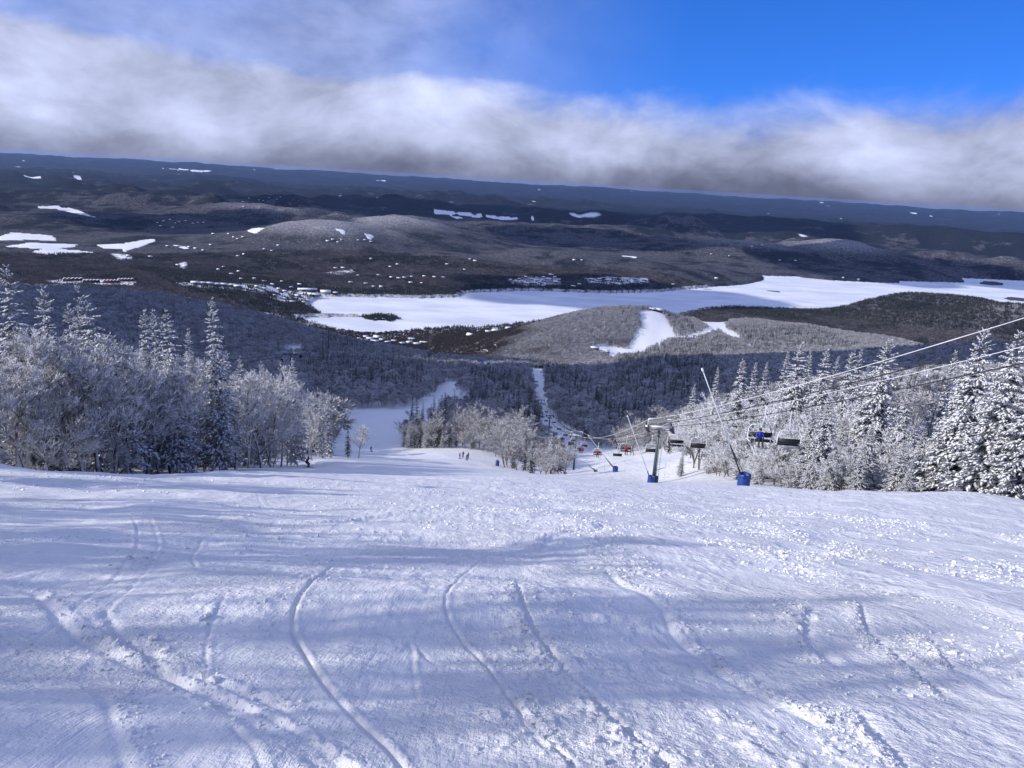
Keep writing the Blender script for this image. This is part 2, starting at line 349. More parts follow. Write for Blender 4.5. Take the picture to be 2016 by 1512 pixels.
# hills beyond the lake: top (px,py), distance, half width and half depth in metres
HILLS = [(650,432,6100,700,760),(780,424,7000,700,800),(540,470,6400,480,600),(880,492,5400,420,330),(1100,488,5700,520,420),(1250,510,5500,520,380),(1400,535,5200,330,260),(760,530,5000,500,350),
 (1750,566,4750,420,330),(1900,582,4500,520,330),(1560,592,4550,260,160),(2080,600,4300,600,330),
 (250,545,3700,600,400),(60,540,3900,500,500),(330,372,9800,900,500),(410,376,9300,260,260),(120,372,10500,1500,500),(1080,410,11800,420,500),(1230,440,9300,700,400),(1330,420,10500,600,400),(1650,470,8200,650,600),
 (1450,470,7600,900,500),(930,455,8200,800,500),(500,400,8600,900,500),(200,420,7600,1300,500),(1500,424,14000,2500,600),(1900,448,12500,2500,600),(700,392,14000,2600,600)]
_hl = []
for (a, b, r, w, d) in HILLS:
    th, t = ray(a, b); z = CAMZ - t * r
    if r > 5000: z += (r - 5000) ** 2 / 12.742e6
    _hl.append((float(th), r, float(z), w, d))
def wrapd(a, b): return a - b
_hg = random.Random(14)
RIDGES = [(math.radians(_hg.uniform(-42, 42)), _hg.uniform(7600, 26000), _hg.uniform(70, 190), _hg.uniform(700, 2600), _hg.uniform(250, 700)) for _ in range(70)]
def z_far(th, r):
    x = r * np.sin(th); y = r * np.cos(th)
    ins = inpoly(x, y, LAKE); d = polydist(x, y, LAKE); d = np.where(ins, 0, d)
    k = smooth(0, 2600, d)
    z = 1.2 + 20 * (1 - np.exp(-d / 160)) + 24 * (1 - np.exp(-d / 900))
    q = fbm(x / 2400 + 3.3, y / 1700 + 1.7, 4, 11)
    q2 = fbm(x / 700, y / 520, 4, 23)
    rid = 1 - np.abs(fbm(x / 5200 + 9, y / 2600, 4, 41))
    amp = smooth(5500, 15000, r)
    hb = np.zeros_like(z)
    for (ht, hr, hz, w, dd) in _hl:
        ds = np.exp(-(((th - ht) * hr / w) ** 2 + ((r - hr) / dd) ** 2) * 0.72)
        hb = np.maximum(hb, (hz - 30) * ds * (1 + .28 * q2 * (1 - ds)))
    rg = np.zeros_like(z)
    for (ht, hr, hz, w, dd) in RIDGES:
        m = np.abs(r - hr) < 2.6 * dd
        if np.any(m): rg[m] = np.maximum(rg[m], hz * np.exp(-((wrapd(th[m], ht) * hr / w) ** 2 + ((r[m] - hr + 160 * q[m]) / dd) ** 2)))
    z = z + rg * (1 + .35 * q2) + k * (q * 34 + (rid - 0.6) * (26 + 95 * amp)) + q2 * (9 + 13 * smooth(4800, 6500, r)) * smooth(0, 400, d)
    z = np.maximum(z, 3 * smooth(0, 30, d)) * 1.0
    z = np.logaddexp(z / 16, (hb + 30 * (hb > 0)) * smooth(0, 260, d) / 16) * 16 - 11 * smooth(0, 200, d)
    z = np.where(d > 0, np.maximum(z, 1.0 + q2 * 0.5 * smooth(0, 60, d)), -2.5)
    z = z + hb * 0.13 * q2
    for p in ISL:
        di = polydist(x, y, p); z = np.where(inpoly(x, y, p), 0.6 + np.minimum(di * 0.06, 4), z)
    far = smooth(26000, 50000, r) * (530 + 90 * fbm(th * 16, r / 9000, 4, 91))   # ridges that close the view
    return z + far - np.maximum(r - 5000, 0) ** 2 / 12.742e6
def z_mid_detail(x, y, r):
    return fbm(x / 60, y / 60, 3, 5) * 2.2 * smooth(300, 900, r) + fbm(x / 14, y / 14, 3, 6) * 0.35 * smooth(70, 200, r)
def z_ground(th, r):
    w = smooth(2600, 3150, r)
    a = z_mount(th, r) + z_mid_detail(r * np.sin(th), r * np.cos(th), r)
    m = w > 0
    if np.any(m):
        f = z_far(np.asarray(th)[m], np.asarray(r)[m]); a = np.array(a, float); a[m] = a[m] * (1 - w[m]) + f * w[m]
    return a
def gz(x, y):
    """ground height at one place"""
    return float(z_ground(np.array([math.atan2(x, y)]), np.array([math.hypot(x, y)]))[0])
def spot(px, r):
    """ground place at distance r that the picture column px (at the height of that ground) looks along"""
    py = 760.0
    for _ in range(7):
        th, _t = ray(px, py); x, y = r * math.sin(th), r * math.cos(th); z = gz(x, y); py = float(project(x, y, z)[1])
    return x, y, z, py
def spots(px, r):
    px = np.asarray(px, float); r = np.asarray(r, float); py = np.full(len(px), 760.0)
    for _ in range(7):
        th, _t = ray(px, py); x, y = r * np.sin(th), r * np.cos(th); z = z_ground(th, r); py = project(x, y, z)[1]
    return x, y, z, py
def hit(px, py, rmin=40, rmax=60000, n=900):
    """where the sight line of a picture point meets the ground"""
    th, t = ray(px, py); rr = np.geomspace(rmin, rmax, n); z = z_ground(np.full(n, float(th)), rr); lz = CAMZ - t * rr
    k = np.argmax(lz <= z); k = max(k, 1); r = rr[k]
    return r * math.sin(th), r * math.cos(th), float(z[k]), float(r)

def polar(ths, rs):
    T, R = np.meshgrid(ths, rs); return T, R, R * np.sin(T), R * np.cos(T)
def grid_faces(nr, nc, wrap=False):
    i = np.arange(nr - 1)[:, None] * nc; j = np.arange(nc if wrap else nc - 1)[None]
    j2 = (j + 1) % nc
    return np.stack([i + j, i + j2, i + nc + j2, i + nc + j], -1).reshape(-1, 4)

# ---- the near piste, with moguls, scraped patches, ski tracks and windrows in the mesh itself
def plane_pt(px, py):
    th, t = ray(px, py); r = EYE / (t - SLOPE * np.cos(th)); return np.stack([r * np.sin(th), r * np.cos(th)], -1)
def curve_px(pts, n=60):
    P = plane_pt(np.array([p[0] for p in pts], float), np.array([p[1] for p in pts], float))
    k = len(P); Q = np.vstack([2 * P[0] - P[1], P, 2 * P[-1] - P[-2]]); out = []
    for i in range(k - 1):
        p0, p1, p2, p3 = Q[i:i + 4]
        for t in np.linspace(0, 1, 8, endpoint=False):
            out.append(0.5 * (2 * p1 + (p2 - p0) * t + (2 * p0 - 5 * p1 + 4 * p2 - p3) * t * t + (3 * p1 - p0 - 3 * p2 + p3) * t ** 3))
    out.append(P[-1]); return np.array(out)
# (picture points, groove half width m, depth m, berm height m, berm side, roughness of berm, berm width)
TRACKS = [
 ([(745,1072),(690,1098),(650,1122),(612,1165),(582,1205),(577,1230),(584,1258),(603,1290),(640,1345),(690,1402),(745,1460),(800,1530)],0.018,0.039,0.009,1,0.3,0.04),
 ([(1005,1058),(950,1095),(912,1128),(885,1170),(876,1200),(882,1224),(908,1258),(940,1290),(975,1335),(1010,1382),(1060,1440),(1130,1530)],0.016,0.026,0.008,1,0.3,0.04),
 ([(1018,1138),(1022,1170),(1030,1200),(1052,1240),(1090,1290),(1130,1335),(1175,1382),(1225,1432),(1275,1480),(1330,1540)],0.023,0.045,0.017,-1,1.0,0.15),
 ([(40,1150),(80,1180),(125,1230),(180,1268),(250,1300),(320,1320),(400,1362),(480,1408),(560,1455),(660,1530)],0.052,0.039,0.012,1,0.9,0.08),
 ([(200,1195),(235,1245),(290,1290),(350,1330),(430,1365),(500,1395),(580,1440),(700,1530)],0.039,0.035,0.010,-1,0.6,0.07),
 ([(245,1240),(310,1290),(360,1315),(440,1345),(520,1372),(600,1420)],0.039,0.023,0.010,1,0.6,0.07),
 ([(452,1180),(425,1215),(410,1250),(404,1290),(408,1330)],0.016,0.014,0.005,1,0.3,0.03),
 ([(800,1260),(812,1275),(812,1310),(818,1350),(822,1380)],0.016,0.012,0.008,1,0.2,0.03),
 ([(400,1055),(382,1075),(378,1105),(390,1135)],0.019,0.023,0.008,1,0.2,0.04),
 ([(455,1430),(480,1460),(500,1480),(520,1530)],0.019,0.014,0.008,1,0.2,0.04),
 ([(820,1270),(850,1300),(900,1318)],0.016,0.023,0.005,-1,0.3,0.04),
 ([(205,1350),(215,1400),(230,1460),(250,1530)],0.032,0.014,0.008,1,0.5,0.07),
 ([(1300,1200),(1320,1240),(1380,1290),(1430,1322),(1490,1360),(1560,1400),(1640,1440)],0.039,0.030,0.018,1,1.0,0.13),
 ([(1600,1200),(1590,1240),(1612,1275),(1660,1310)],0.052,0.039,0.017,-1,1.0,0.14),
 ([(1690,1180),(1705,1232),(1750,1275),(1810,1320),(1880,1370)],0.032,0.039,0.017,-1,1.0,0.13),
 ([(1830,1250),(1860,1290),(1880,1320)],0.032,0.023,0.013,-1,1.0,0.11),
 ([(1190,1110),(1215,1140),(1260,1175),(1300,1210)],0.048,0.030,0.017,1,1.0,0.14),
 ([(1640,1150),(1780,1175),(1900,1205),(2030,1235)],0.082,0.045,0.013,-1,0.7,0.14),
 ([(1440,1070),(1500,1085),(1560,1095),(1620,1118)],0.082,0.045,0.017,1,0.8,0.18),
 ([(600,1035),(700,1022),(820,1010),(960,1012)],0.129,0.039,0.027,1,0.8,0.25),
 ([(1060,1085),(1100,1060),(1180,1045),(1186,1038)],0.097,0.045,0.017,1,0.9,0.18),
 ([(0,1075),(120,1068),(300,1060)],0.097,0.039,0.013,1,0.5,0.18),
 ([(1010,1360),(1030,1420),(1080,1490)],0.019,0.014,0.008,1,0.5,0.05),
 ([(1690,1390),(1740,1450),(1800,1530)],0.039,0.030,0.010,-1,0.9,0.11),
]
_tg = random.Random(8)
XTRA = []
for _i in range(13):
    _x = _tg.uniform(-8, 12); _y = _tg.uniform(3.6, 13); _a = _tg.uniform(-.8, .8); _k = _tg.uniform(-.07, .07); _p = []; _q = []; _g = _tg.uniform(.16, .4)
    for _j in range(13):
        _p.append((_x, _y)); _q.append((_x + math.cos(_a) * _g, _y - math.sin(_a) * _g)); _x += math.sin(_a) * .9; _y += math.cos(_a) * .9; _a += _k
    _w = _tg.uniform(.014, .03); _d = _tg.uniform(.006, .014)
    for _c in (_p, _q): XTRA.append((np.array(_c), _w, _d, _d * .5, _tg.choice((-1, 1)), .4, .04))
def near_detail(x, y, r):
    th = np.arctan2(x, y)
    warp = fbm(x / 9, y / 9, 2, 71)
    big = fbm(x / 6.5 + warp * .6, y / 4.2, 3, 31) * 0.15 + fbm(x / 2.6 + warp, y / 1.8, 3, 33) * 0.050
    ro = smooth(-0.12, 0.35, fbm(x / 2.8 + 5, y / 3.6, 3, 35)); right = smooth(-6, 6, x - 0.05 * y)
    ro = np.clip(ro * (0.40 + 0.75 * right), 0, 1)
    lump = np.maximum(fbm(x / 0.22, y / 0.26, 3, 37), 0) ** 1.3 * 0.055 + np.maximum(vnoise(x / 0.085, y / 0.095, 38), 0.08) * 0.022
    fine = fbm(x / 0.5, y / 0.9, 4, 39) * 0.010
    scr = fbm(x / 0.35 + y * .25, y / 3.0, 3, 43) * 0.010
    h = big + lump * ro * 0.8 + fine + scr * (1 - ro)
    for (pts, w, dep, berm, side, rg, bw) in TRACKS + XTRA:
        ex = isinstance(pts, np.ndarray); C = pts if ex else curve_px(pts); mg = .3 if ex else 1.2; lo = C.min(0) - mg; hi = C.max(0) + mg
        m = (x > lo[0]) & (x < hi[0]) & (y > lo[1]) & (y < hi[1])
        if not m.any(): continue
        X = x[m]; Y = y[m]; best = np.full(len(X), 9.0); sd = np.zeros(len(X)); along = np.zeros(len(X)); n = len(C)
        for i in range(n - 1):
            a = C[i]; e = C[i + 1] - a; L = math.hypot(*e) + 1e-9; e = e / L
            s = np.clip((X - a[0]) * e[0] + (Y - a[1]) * e[1], 0, L)
            dx = X - a[0] - s * e[0]; dy = Y - a[1] - s * e[1]; dd = np.hypot(dx, dy); u = dd < best
            best = np.where(u, dd, best); sd = np.where(u, e[0] * dy - e[1] * dx, sd); along = np.where(u, (i + s / L) / (n - 1), along)
        fade = smooth(0, 0.12, along) * smooth(1.0, 0.9, along) if ex or pts[-1][1] < 1500 else smooth(0, 0.10, along)
        wob = 0.75 + 0.5 * vnoise(X * 3, Y * 3, 51)
        sgn = np.where(sd > 0, 1, -1) * side
        g = -dep * np.exp(-(best / w) ** 2 * 1.1) * wob
        bm = berm * np.exp(-((best - w * 1.5 - bw * 0.5) / (bw * 0.6)) ** 2) * np.where(sgn > 0, 1.0, 0.18) * (1 + rg * 1.6 * vnoise(X / 0.055, Y / 0.055, 53) + rg * 0.9 * vnoise(X / 0.13, Y / 0.13, 54))
        h[m] += (g + bm) * fade
    return h * smooth(1.2, 3, r) * smooth(75, 45, r)
def r_rows():
    rs = list(np.linspace(0.25, 2.4, 14)); r = rs[-1]
    while r < 66:
        r += min(r * r / EYE * 0.0019, 0.0125 * r); rs.append(r)
    return np.array(rs)
def build_piste():
    ths = np.radians(np.r_[np.arange(-180, -44, 4.0), np.arange(-44, 44.01, 0.11), np.arange(48, 180, 4.0)])
    rs = r_rows(); T, R, Xg, Yg = polar(ths, rs)
    Z = z_mount(T, R) + near_detail(Xg, Yg, R)
    V = np.stack([Xg, Yg, Z], -1).reshape(-1, 3); nc = len(ths)
    me = mesh_np('piste', V, grid_faces(len(rs), nc, True)[:, ::-1], [MAT['piste_snow']], None, True)
    return link('ski_piste', me, kind='structure', label='wide ski piste of churned snow with curving ski tracks in the foreground')
PISTE = build_piste()
def build_mid():
    ths = np.radians(np.arange(-60, 60.01, 0.19)); rs = np.geomspace(60, 3250, 270); T, R, Xg, Yg = polar(ths, rs)
    Z = z_ground(T, R); Z -= 0.10 * smooth(70, 60, R) + 0.25 * smooth(66, 62, R)
    me = mesh_np('mountain', np.stack([Xg, Yg, Z], -1).reshape(-1, 3), grid_faces(len(rs), len(ths))[:, ::-1], [MAT['piste_snow']], None, True)
    return link('mountain_slope', me, kind='structure', label='snow covered mountain side falling to the valley')
build_mid()
FIELDS = [  # open snow in the far land (picture outlines): farm fields, clearings, ponds
 [(0,466),(25,458),(105,464),(108,474),(60,472),(0,473)],[(10,485),(60,478),(150,481),(148,486),(110,490),(160,494),(185,497),(140,500),(95,501),(60,497),(90,490),(40,487)],
 [(188,482),(255,478),(300,470),(306,474),(275,485),(245,495),(240,490),(205,489)],[(62,408),(100,404),(150,412),(188,428),(160,423),(110,411)],[(485,456),(497,449),(520,449),(505,459)],
 [(218,500),(250,500),(262,510),(235,512)],[(340,482),(372,487),(365,491)],[(350,520),(366,515),(370,525),(360,530)],
 [(815,406),(870,411),(905,416),(880,417),(850,413)],[(840,412),(900,416),(935,421),(905,424),(860,420)],[(915,422),(948,425),(945,429),(920,427)],[(955,426),(990,426),(1030,431),(1000,434),(970,431)],[(885,424),(910,428),(900,431)],[(1040,429),(1075,433),(1060,434)],
 [(90,553),(130,549),(270,552),(262,561),(120,558)],[(345,556),(420,556),(520,560),(560,570),(540,580),(470,571),(420,566),(360,562)],[(540,580),(600,566),(640,575),(630,585),(600,592),(560,596),(530,588)],
 [(1000,550),(1050,544),(1100,548),(1105,560),(1050,563),(1010,560)],[(1150,548),(1200,545),(1275,548),(1278,556),(1220,560),(1160,556)],[(1220,503),(1253,505),(1252,508)],
 [(640,537),(690,530),(700,536),(670,541)],[(655,452),(678,452),(676,458)],[(715,458),(735,464),(728,472)],
 [(700,668),(735,666),(800,668),(850,674),(880,683),(830,686),(760,682),(700,674)],
 [(945,653),(985,648),(990,653),(950,659)],[(300,330),(420,336),(400,338)],[(140,340),(160,352),(150,354)],[(20,343),(90,348),(60,350)],
]
def build_far():
    ths = np.radians(np.arange(-58, 58.01, 0.15)); rs = np.r_[np.geomspace(2950, 9000, 175), np.geomspace(9080, 54000, 110)]; T, R, Xg, Yg = polar(ths, rs)
    Z = z_ground(T, R) - 1.2 * smooth(3200, 3000, R)
    px, py = project(Xg, Yg, Z)
    fo = 0.86 - 0.22 * smooth(7600, 6800, R) - 0.05 * smooth(7200, 8000, R) * smooth(17000, 11000, R)
    for f in FIELDS:
        m = inpoly(px, py, f); fo[m] = np.minimum(fo[m], (0.10 if f[0][1] < 530 else .34) + 0.5 * np.clip(fbm(Xg[m] / 160, Yg[m] / 60, 3, 63), -.1, 1))
    fo -= 0.15 * smooth(0.15, 0.6, fbm(Xg / 900, Yg / 600, 4, 61)) * smooth(6000, 9000, R)
    ch = fbm(Xg / 1500 + 4, Yg / 420 + 2, 4, 66); fo = np.where((R > 8500), fo - .55 * smooth(.78, 1.0, ch), fo)
    fo[(R < 5200) & (polydist(Xg, Yg, LAKE) < 25)] *= 0.8
    rime = smooth(9500, 7500, R) * smooth(120, 230, Z + np.maximum(R - 5000, 0) ** 2 / 12.742e6) * 0.85
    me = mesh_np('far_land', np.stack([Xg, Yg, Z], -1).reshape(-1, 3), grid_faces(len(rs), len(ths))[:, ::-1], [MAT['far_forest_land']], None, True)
    fattr(me, 'conifer', smooth(8000, 13000, R).ravel()); fattr(me, 'forest', fo.ravel()); fattr(me, 'rime', rime.ravel())  # 'conifer' rises with distance: cloud shade put into the land colour
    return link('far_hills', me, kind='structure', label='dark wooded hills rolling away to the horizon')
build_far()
def build_lake():
    lo = LAKE.min(0) - 600; hi = LAKE.max(0) + 600
    xs = np.linspace(lo[0], hi[0], 40); ys = np.linspace(lo[1], hi[1], 40); Xg, Yg = np.meshgrid(xs, ys)
    me = mesh_np('lake', np.stack([Xg, Yg, np.zeros_like(Xg)], -1).reshape(-1, 3), grid_faces(40, 40), [MAT['lake_snow']], None, True)
    return link('frozen_lake', me, kind='structure', label='long frozen lake under snow in the valley')
build_lake()
# ------------------------------------------------------------------ tree meshes
def _nrm(v): return v / np.maximum(np.linalg.norm(v, axis=-1, keepdims=True), 1e-9)
def prisms(p0, p1, r0, r1, k=3):
    d = _nrm(p1 - p0); a = np.where(np.abs(d[:, 2:3]) > 0.9, np.array([[1., 0, 0]]), np.array([[0, 0, 1.]]))
    u = _nrm(np.cross(d, a)); v = np.cross(d, u); n = len(p0); ang = np.arange(k) * 2 * math.pi / k
    ring = u[:, None] * np.cos(ang)[None, :, None] + v[:, None] * np.sin(ang)[None, :, None]
    A = p0[:, None] + ring * r0[:, None, None]; B = p1[:, None] + ring * r1[:, None, None]
    V = np.concatenate([A, B], 1).reshape(-1, 3); j = np.arange(k); j2 = (j + 1) % k
    f = np.concatenate([np.stack([j, j2, k + j], -1), np.stack([j2, k + j2, k + j], -1)])
    return V, (np.arange(n)[:, None, None] * 2 * k + f[None]).reshape(-1, 3)
def blades(p0, p1, w, nrm):
    """flat tapering slips: one triangle each, lying across nrm"""
    s = _nrm(np.cross(_nrm(p1 - p0), nrm)) * w[:, None]; n = len(p0)
    V = np.stack([p0 - s, p0 + s, p1], 1).reshape(-1, 3); return V, np.arange(n * 3).reshape(-1, 3)
def lozenges(p0, p1, w, h, up=np.array([0, 0, 1.0])):
    """pillows of snow: stretched octahedra from p0 to p1"""
    d = p1 - p0; s = _nrm(np.cross(d, up)) * w[:, None]; c = p0 + d * 0.55; t = np.cross(_nrm(s), _nrm(d)); t = t * np.sign(t[:, 2:3] + 1e-6)
    V = np.stack([p0, p1, c - s, c + s, c + t * h[:, None], c - t * h[:, None] * 0.5], 1).reshape(-1, 3)
    f = np.array([[0, 2, 4], [2, 1, 4], [1, 3, 4], [3, 0, 4], [2, 0, 5], [1, 2, 5], [3, 1, 5], [0, 3, 5]])
    return V, (np.arange(len(p0))[:, None, None] * 6 + f[None]).reshape(-1, 3)
def tube(path, r, k=6, caps=True):
    """one continuous bent tube along the points"""
    P = np.array(path, float); n = len(P); r = np.full(n, r) if np.isscalar(r) else np.array(r, float)
    T = np.zeros_like(P); T[1:-1] = P[2:] - P[:-2]; T[0] = P[1] - P[0]; T[-1] = P[-1] - P[-2]; T = _nrm(T)
    ref = np.array([0, 0, 1.0]) if abs(T[0][2]) < .9 else np.array([1.0, 0, 0]); V = []
    for i in range(n):
        u = _nrm(np.cross(T[i], ref)); ref = np.cross(u, T[i]); v = np.cross(T[i], u)
        for j in range(k): a = j * 2 * math.pi / k; V.append(P[i] + r[i] * (u * math.cos(a) + v * math.sin(a)))
    F_ = []
    for i in range(n - 1):
        for j in range(k):
            a = i * k + j; b = i * k + (j + 1) % k; F_ += [[a, b, b + k], [a, b + k, a + k]]
    if caps:
        V.append(P[0]); V.append(P[-1]); c0 = n * k; c1 = c0 + 1
        for j in range(k): F_ += [[(j + 1) % k, j, c0], [(n - 1) * k + j, (n - 1) * k + (j + 1) % k, c1]]
    return np.array(V), np.array(F_)
class Acc:
    def __init__(s): s.V = []; s.F = []; s.M = []; s.n = 0
    def add(s, VF, m=0):
        V, Fc = VF; s.V.append(V); s.F.append(Fc + s.n); s.M.append(np.full(len(Fc), m)); s.n += len(V)
    def mesh(s, name, mats, smooth_=False): return mesh_np(name, np.concatenate(s.V), np.concatenate(s.F), mats, np.concatenate(s.M), smooth_)
def _side(rng, d, ang):
    """directions leaving d at the given angle, any way round"""
    a = rng.normal(size=d.shape); u = _nrm(a - d * (a * d).sum(-1, keepdims=True)); return d * np.cos(ang)[:, None] + u * np.sin(ang)[:, None]
def hardwood(seed, H, levels, tw, spread=1.0, low=0.22, k=3):
    """bare broad crown: trunk, rising limbs, branches and rime-thick twigs. Returns (wood segments, twig segments)"""
    rng = np.random.default_rng(seed); UP = np.array([0, 0, 1.0])
    wood = []; twig = []
    stems = 1 if rng.random() < 0.6 else 2
    cur = []
    for s in range(stems):
        lean = rng.normal(0, 0.05 if stems == 1 else 0.13, 2); pts = [np.array([0, 0, -0.35]) if s == 0 else cur[0][0][1]]; d = _nrm(np.array([lean[0], lean[1], 1.0])); n = 7
        for i in range(n):
            pts.append(pts[-1] + d * H * 0.80 / n); d = _nrm(d + np.r_[rng.normal(0, .07, 2), 0.05])
        pts = np.array(pts); R = np.linspace(H * 0.0135, H * 0.003, n + 1) * (1.0 if stems == 1 else 0.75)
        wood.append((pts[:-1], pts[1:], R[:-1], R[1:])); cur.append((pts, R))
    nl = levels[0]; P = []; D = []; L = []; RR = []
    for pts, R in cur:
        f = np.sort(rng.uniform(low, 1.0, nl // stems)) ** 0.9 * (len(pts) - 1); i = np.minimum(f.astype(int), len(pts) - 2); fr = (f - i)[:, None]
        p = pts[i] * (1 - fr) + pts[i + 1] * fr; hgt = f / (len(pts) - 1)
        ang = np.radians(rng.uniform(32, 62, len(f))) * (1.08 - 0.55 * hgt) * spread
        a0 = np.arange(len(f)) * 2.4 + rng.uniform(0, .9, len(f)); d = np.stack([np.cos(a0) * np.sin(ang), np.sin(a0) * np.sin(ang), np.cos(ang)], -1)
        P.append(p); D.append(d); L.append(H * (0.42 - 0.24 * hgt) * rng.uniform(.75, 1.15, len(f))); RR.append(R[i] * 0.55)
    P = np.concatenate(P); D = np.concatenate(D); L = np.concatenate(L); RR = np.concatenate(RR)
    for lv, nch in enumerate(levels[1:] + [0]):
        last = nch == 0; q1 = P + D * (L * 0.5)[:, None]; D2 = _nrm(D + UP * 0.22 + rng.normal(0, .16, D.shape)); q2 = q1 + D2 * (L * 0.5)[:, None]
        dst = twig if lv >= 1 else wood; rm = RR * 0.62; re = RR * 0.30
        if lv >= 1: RR2 = np.maximum(RR, tw); rm = np.maximum(rm, tw); re = np.maximum(re, tw * 0.5)
        else: RR2 = RR
        if last:
            dst.append((P, q2, RR2, re))
        else:
            dst.append((P, q1, RR2, rm)); dst.append((q1, q2, rm, re))
            f = rng.uniform(0.22, 1.0, (len(P), nch)); f[:, 0] = 1.0
            lo = f < 0.5; base = np.where(lo[..., None], P[:, None] + (q1 - P)[:, None] * (f * 2)[..., None], q1[:, None] + (q2 - q1)[:, None] * (f * 2 - 1)[..., None]).reshape(-1, 3)
            par = np.where(lo[..., None], D[:, None], D2[:, None]).reshape(-1, 3)
            ang = np.radians(rng.uniform(18, 58, len(base))); ang[::nch] *= 0.4
            nd = _nrm(_side(rng, par, ang) + UP * 0.18)
            nL = (L[:, None] * rng.uniform(.34, .62, f.shape) * (1.15 - 0.5 * f)).reshape(-1); nR = np.repeat(RR * 0.45, nch)
            P, D, L, RR = base, nd, nL, nR
    cat = lambda S: tuple(np.concatenate([s[i] for s in S]) for i in range(4))
    return cat(wood), cat(twig)
def spruce(seed, H, Rb, whorls, per, nb, snow, bend=0.0, ragged=0.25):
    """spire of drooping boughs. Returns trunk segments, needle slips (p0,p1,w,n), snow pillows (p0,p1,w,h)"""
    rng = np.random.default_rng(seed); n = 9; zz = np.linspace(-0.3, H, n + 1); off = bend * (zz / H) ** 2.2 * H
    pts = np.stack([off, off * 0.2, zz], -1); R = np.linspace(H * 0.014, 0.012, n + 1)
    tr = (pts[:-1], pts[1:], R[:-1], R[1:])
    N0 = []; N1 = []; NW = []; NN = []; S0 = []; S1 = []; SW = []; SH = []
    for i in range(whorls):
        f = max(i + rng.uniform(-.3, .3), 0) / whorls; f = min(f ** 0.88, 0.99); z = H * (0.06 + 0.94 * f)
        env = Rb * (1 - f) ** 0.78 * (0.62 + 0.38 * min(1, f / 0.10)) + 0.09 * min(1, (1 - f) / .08)
        m = max(5, int(per * (1 - 0.30 * f)))
        for j in range(m):
            if rng.random() < ragged * 0.35: continue
            a = (j + rng.uniform(-.35, .35)) / m * 2 * math.pi + i * 1.1
            L = env * rng.uniform(1 - ragged, 1.12); o = np.array([math.cos(a), math.sin(a), 0.0]); sd = np.array([-o[1], o[0], 0.0])
            z0 = z + rng.uniform(-.5, .5) * H / whorls; c0 = np.array([bend * (z0 / H) ** 2.2 * H, bend * .2 * (z0 / H) ** 2.2 * H, z0])
            drop = rng.uniform(0.22, 0.48) * (1.15 - 0.75 * f); s = np.linspace(0, 1, 5)
            if f > 0.80: drop -= 1.5 * (f - 0.80) / 0.2
            ax = c0 + o * (s * L)[:, None] + np.array([0, 0, -1.0]) * (L * drop * (s ** 1.25 - 0.22 * s ** 4))[:, None]
            t = rng.uniform(0.10, 0.98, nb); k = np.minimum((t * 4).astype(int), 3); fr = (t * 4 - k)[:, None]; b = ax[k] * (1 - fr) + ax[k + 1] * fr
            sg = np.where(rng.random(nb) < .5, -1.0, 1.0); ln = L * rng.uniform(.20, .42, nb) * (1.12 - 0.8 * t) + 0.05
            dr = _nrm(o * rng.uniform(.45, 1.0, nb)[:, None] + sd * (sg * rng.uniform(.35, 1.0, nb))[:, None] + np.array([0, 0, -1.0]) * rng.uniform(.12, .65, nb)[:, None])
            N0.append(b); N1.append(b + dr * ln[:, None]); NW.append(ln * rng.uniform(.20, .34, nb)); NN.append(np.tile([0, 0, 1.0], (nb, 1)) + rng.normal(0, .45, (nb, 3)))
            N0.append(ax[:-1]); N1.append(ax[1:] + o * 0.05); NW.append(np.full(4, 0.06 + 0.05 * L)); NN.append(np.tile([0, 0, 1.0], (4, 1)))
            ns = rng.binomial(nb, snow)
            if ns:
                q = rng.choice(nb, ns, replace=False); e = np.array([0, 0, 0.035])
                S0.append(b[q] + e); S1.append(b[q] + dr[q] * (ln[q] * rng.uniform(.8, 1.02, ns))[:, None] + e); SW.append(ln[q] * rng.uniform(.12, .21, ns)); SH.append(0.02 + ln[q] * rng.uniform(.05, .11, ns))
    c = np.concatenate
    # leader
    S0.append(np.array([[off[-1], off[-1] * .2, H - 0.5]])); S1.append(np.array([[off[-1], off[-1] * .2, H + 0.05]])); SW.append(np.array([.06])); SH.append(np.array([.06]))
    return tr, (c(N0), c(N1), c(NW), c(NN)), (c(S0), c(S1), c(SW), c(SH))

# prototypes of the near trees, each a set of part meshes
HW_PROTO = []; SP_PROTO = []
for i, (H, lv, spd, low) in enumerate([(12, [17, 9, 7, 4], 1.0, .24), (12, [18, 9, 6, 5], .88, .18), (12, [16, 9, 7, 4], 1.15, .28), (12, [19, 8, 7, 4], .98, .14), (12, [15, 9, 7, 5], 1.1, .20), (12, [16, 8, 6, 3], 1.1, .06), (12, [17, 8, 6, 3], .95, .04), (12, [15, 9, 5, 4], 1.2, .08)]):
    w, t = hardwood(100 + i, H, lv, 0.021 if i < 5 else 0.034, spd, low); a = Acc(); a.add(prisms(*w, k=5)); b = Acc(); b.add(prisms(*t, k=3))
    HW_PROTO.append((H, a.mesh('trunk', [MAT['bark']], True), b.mesh('crown', [MAT['rime_twigs']])))
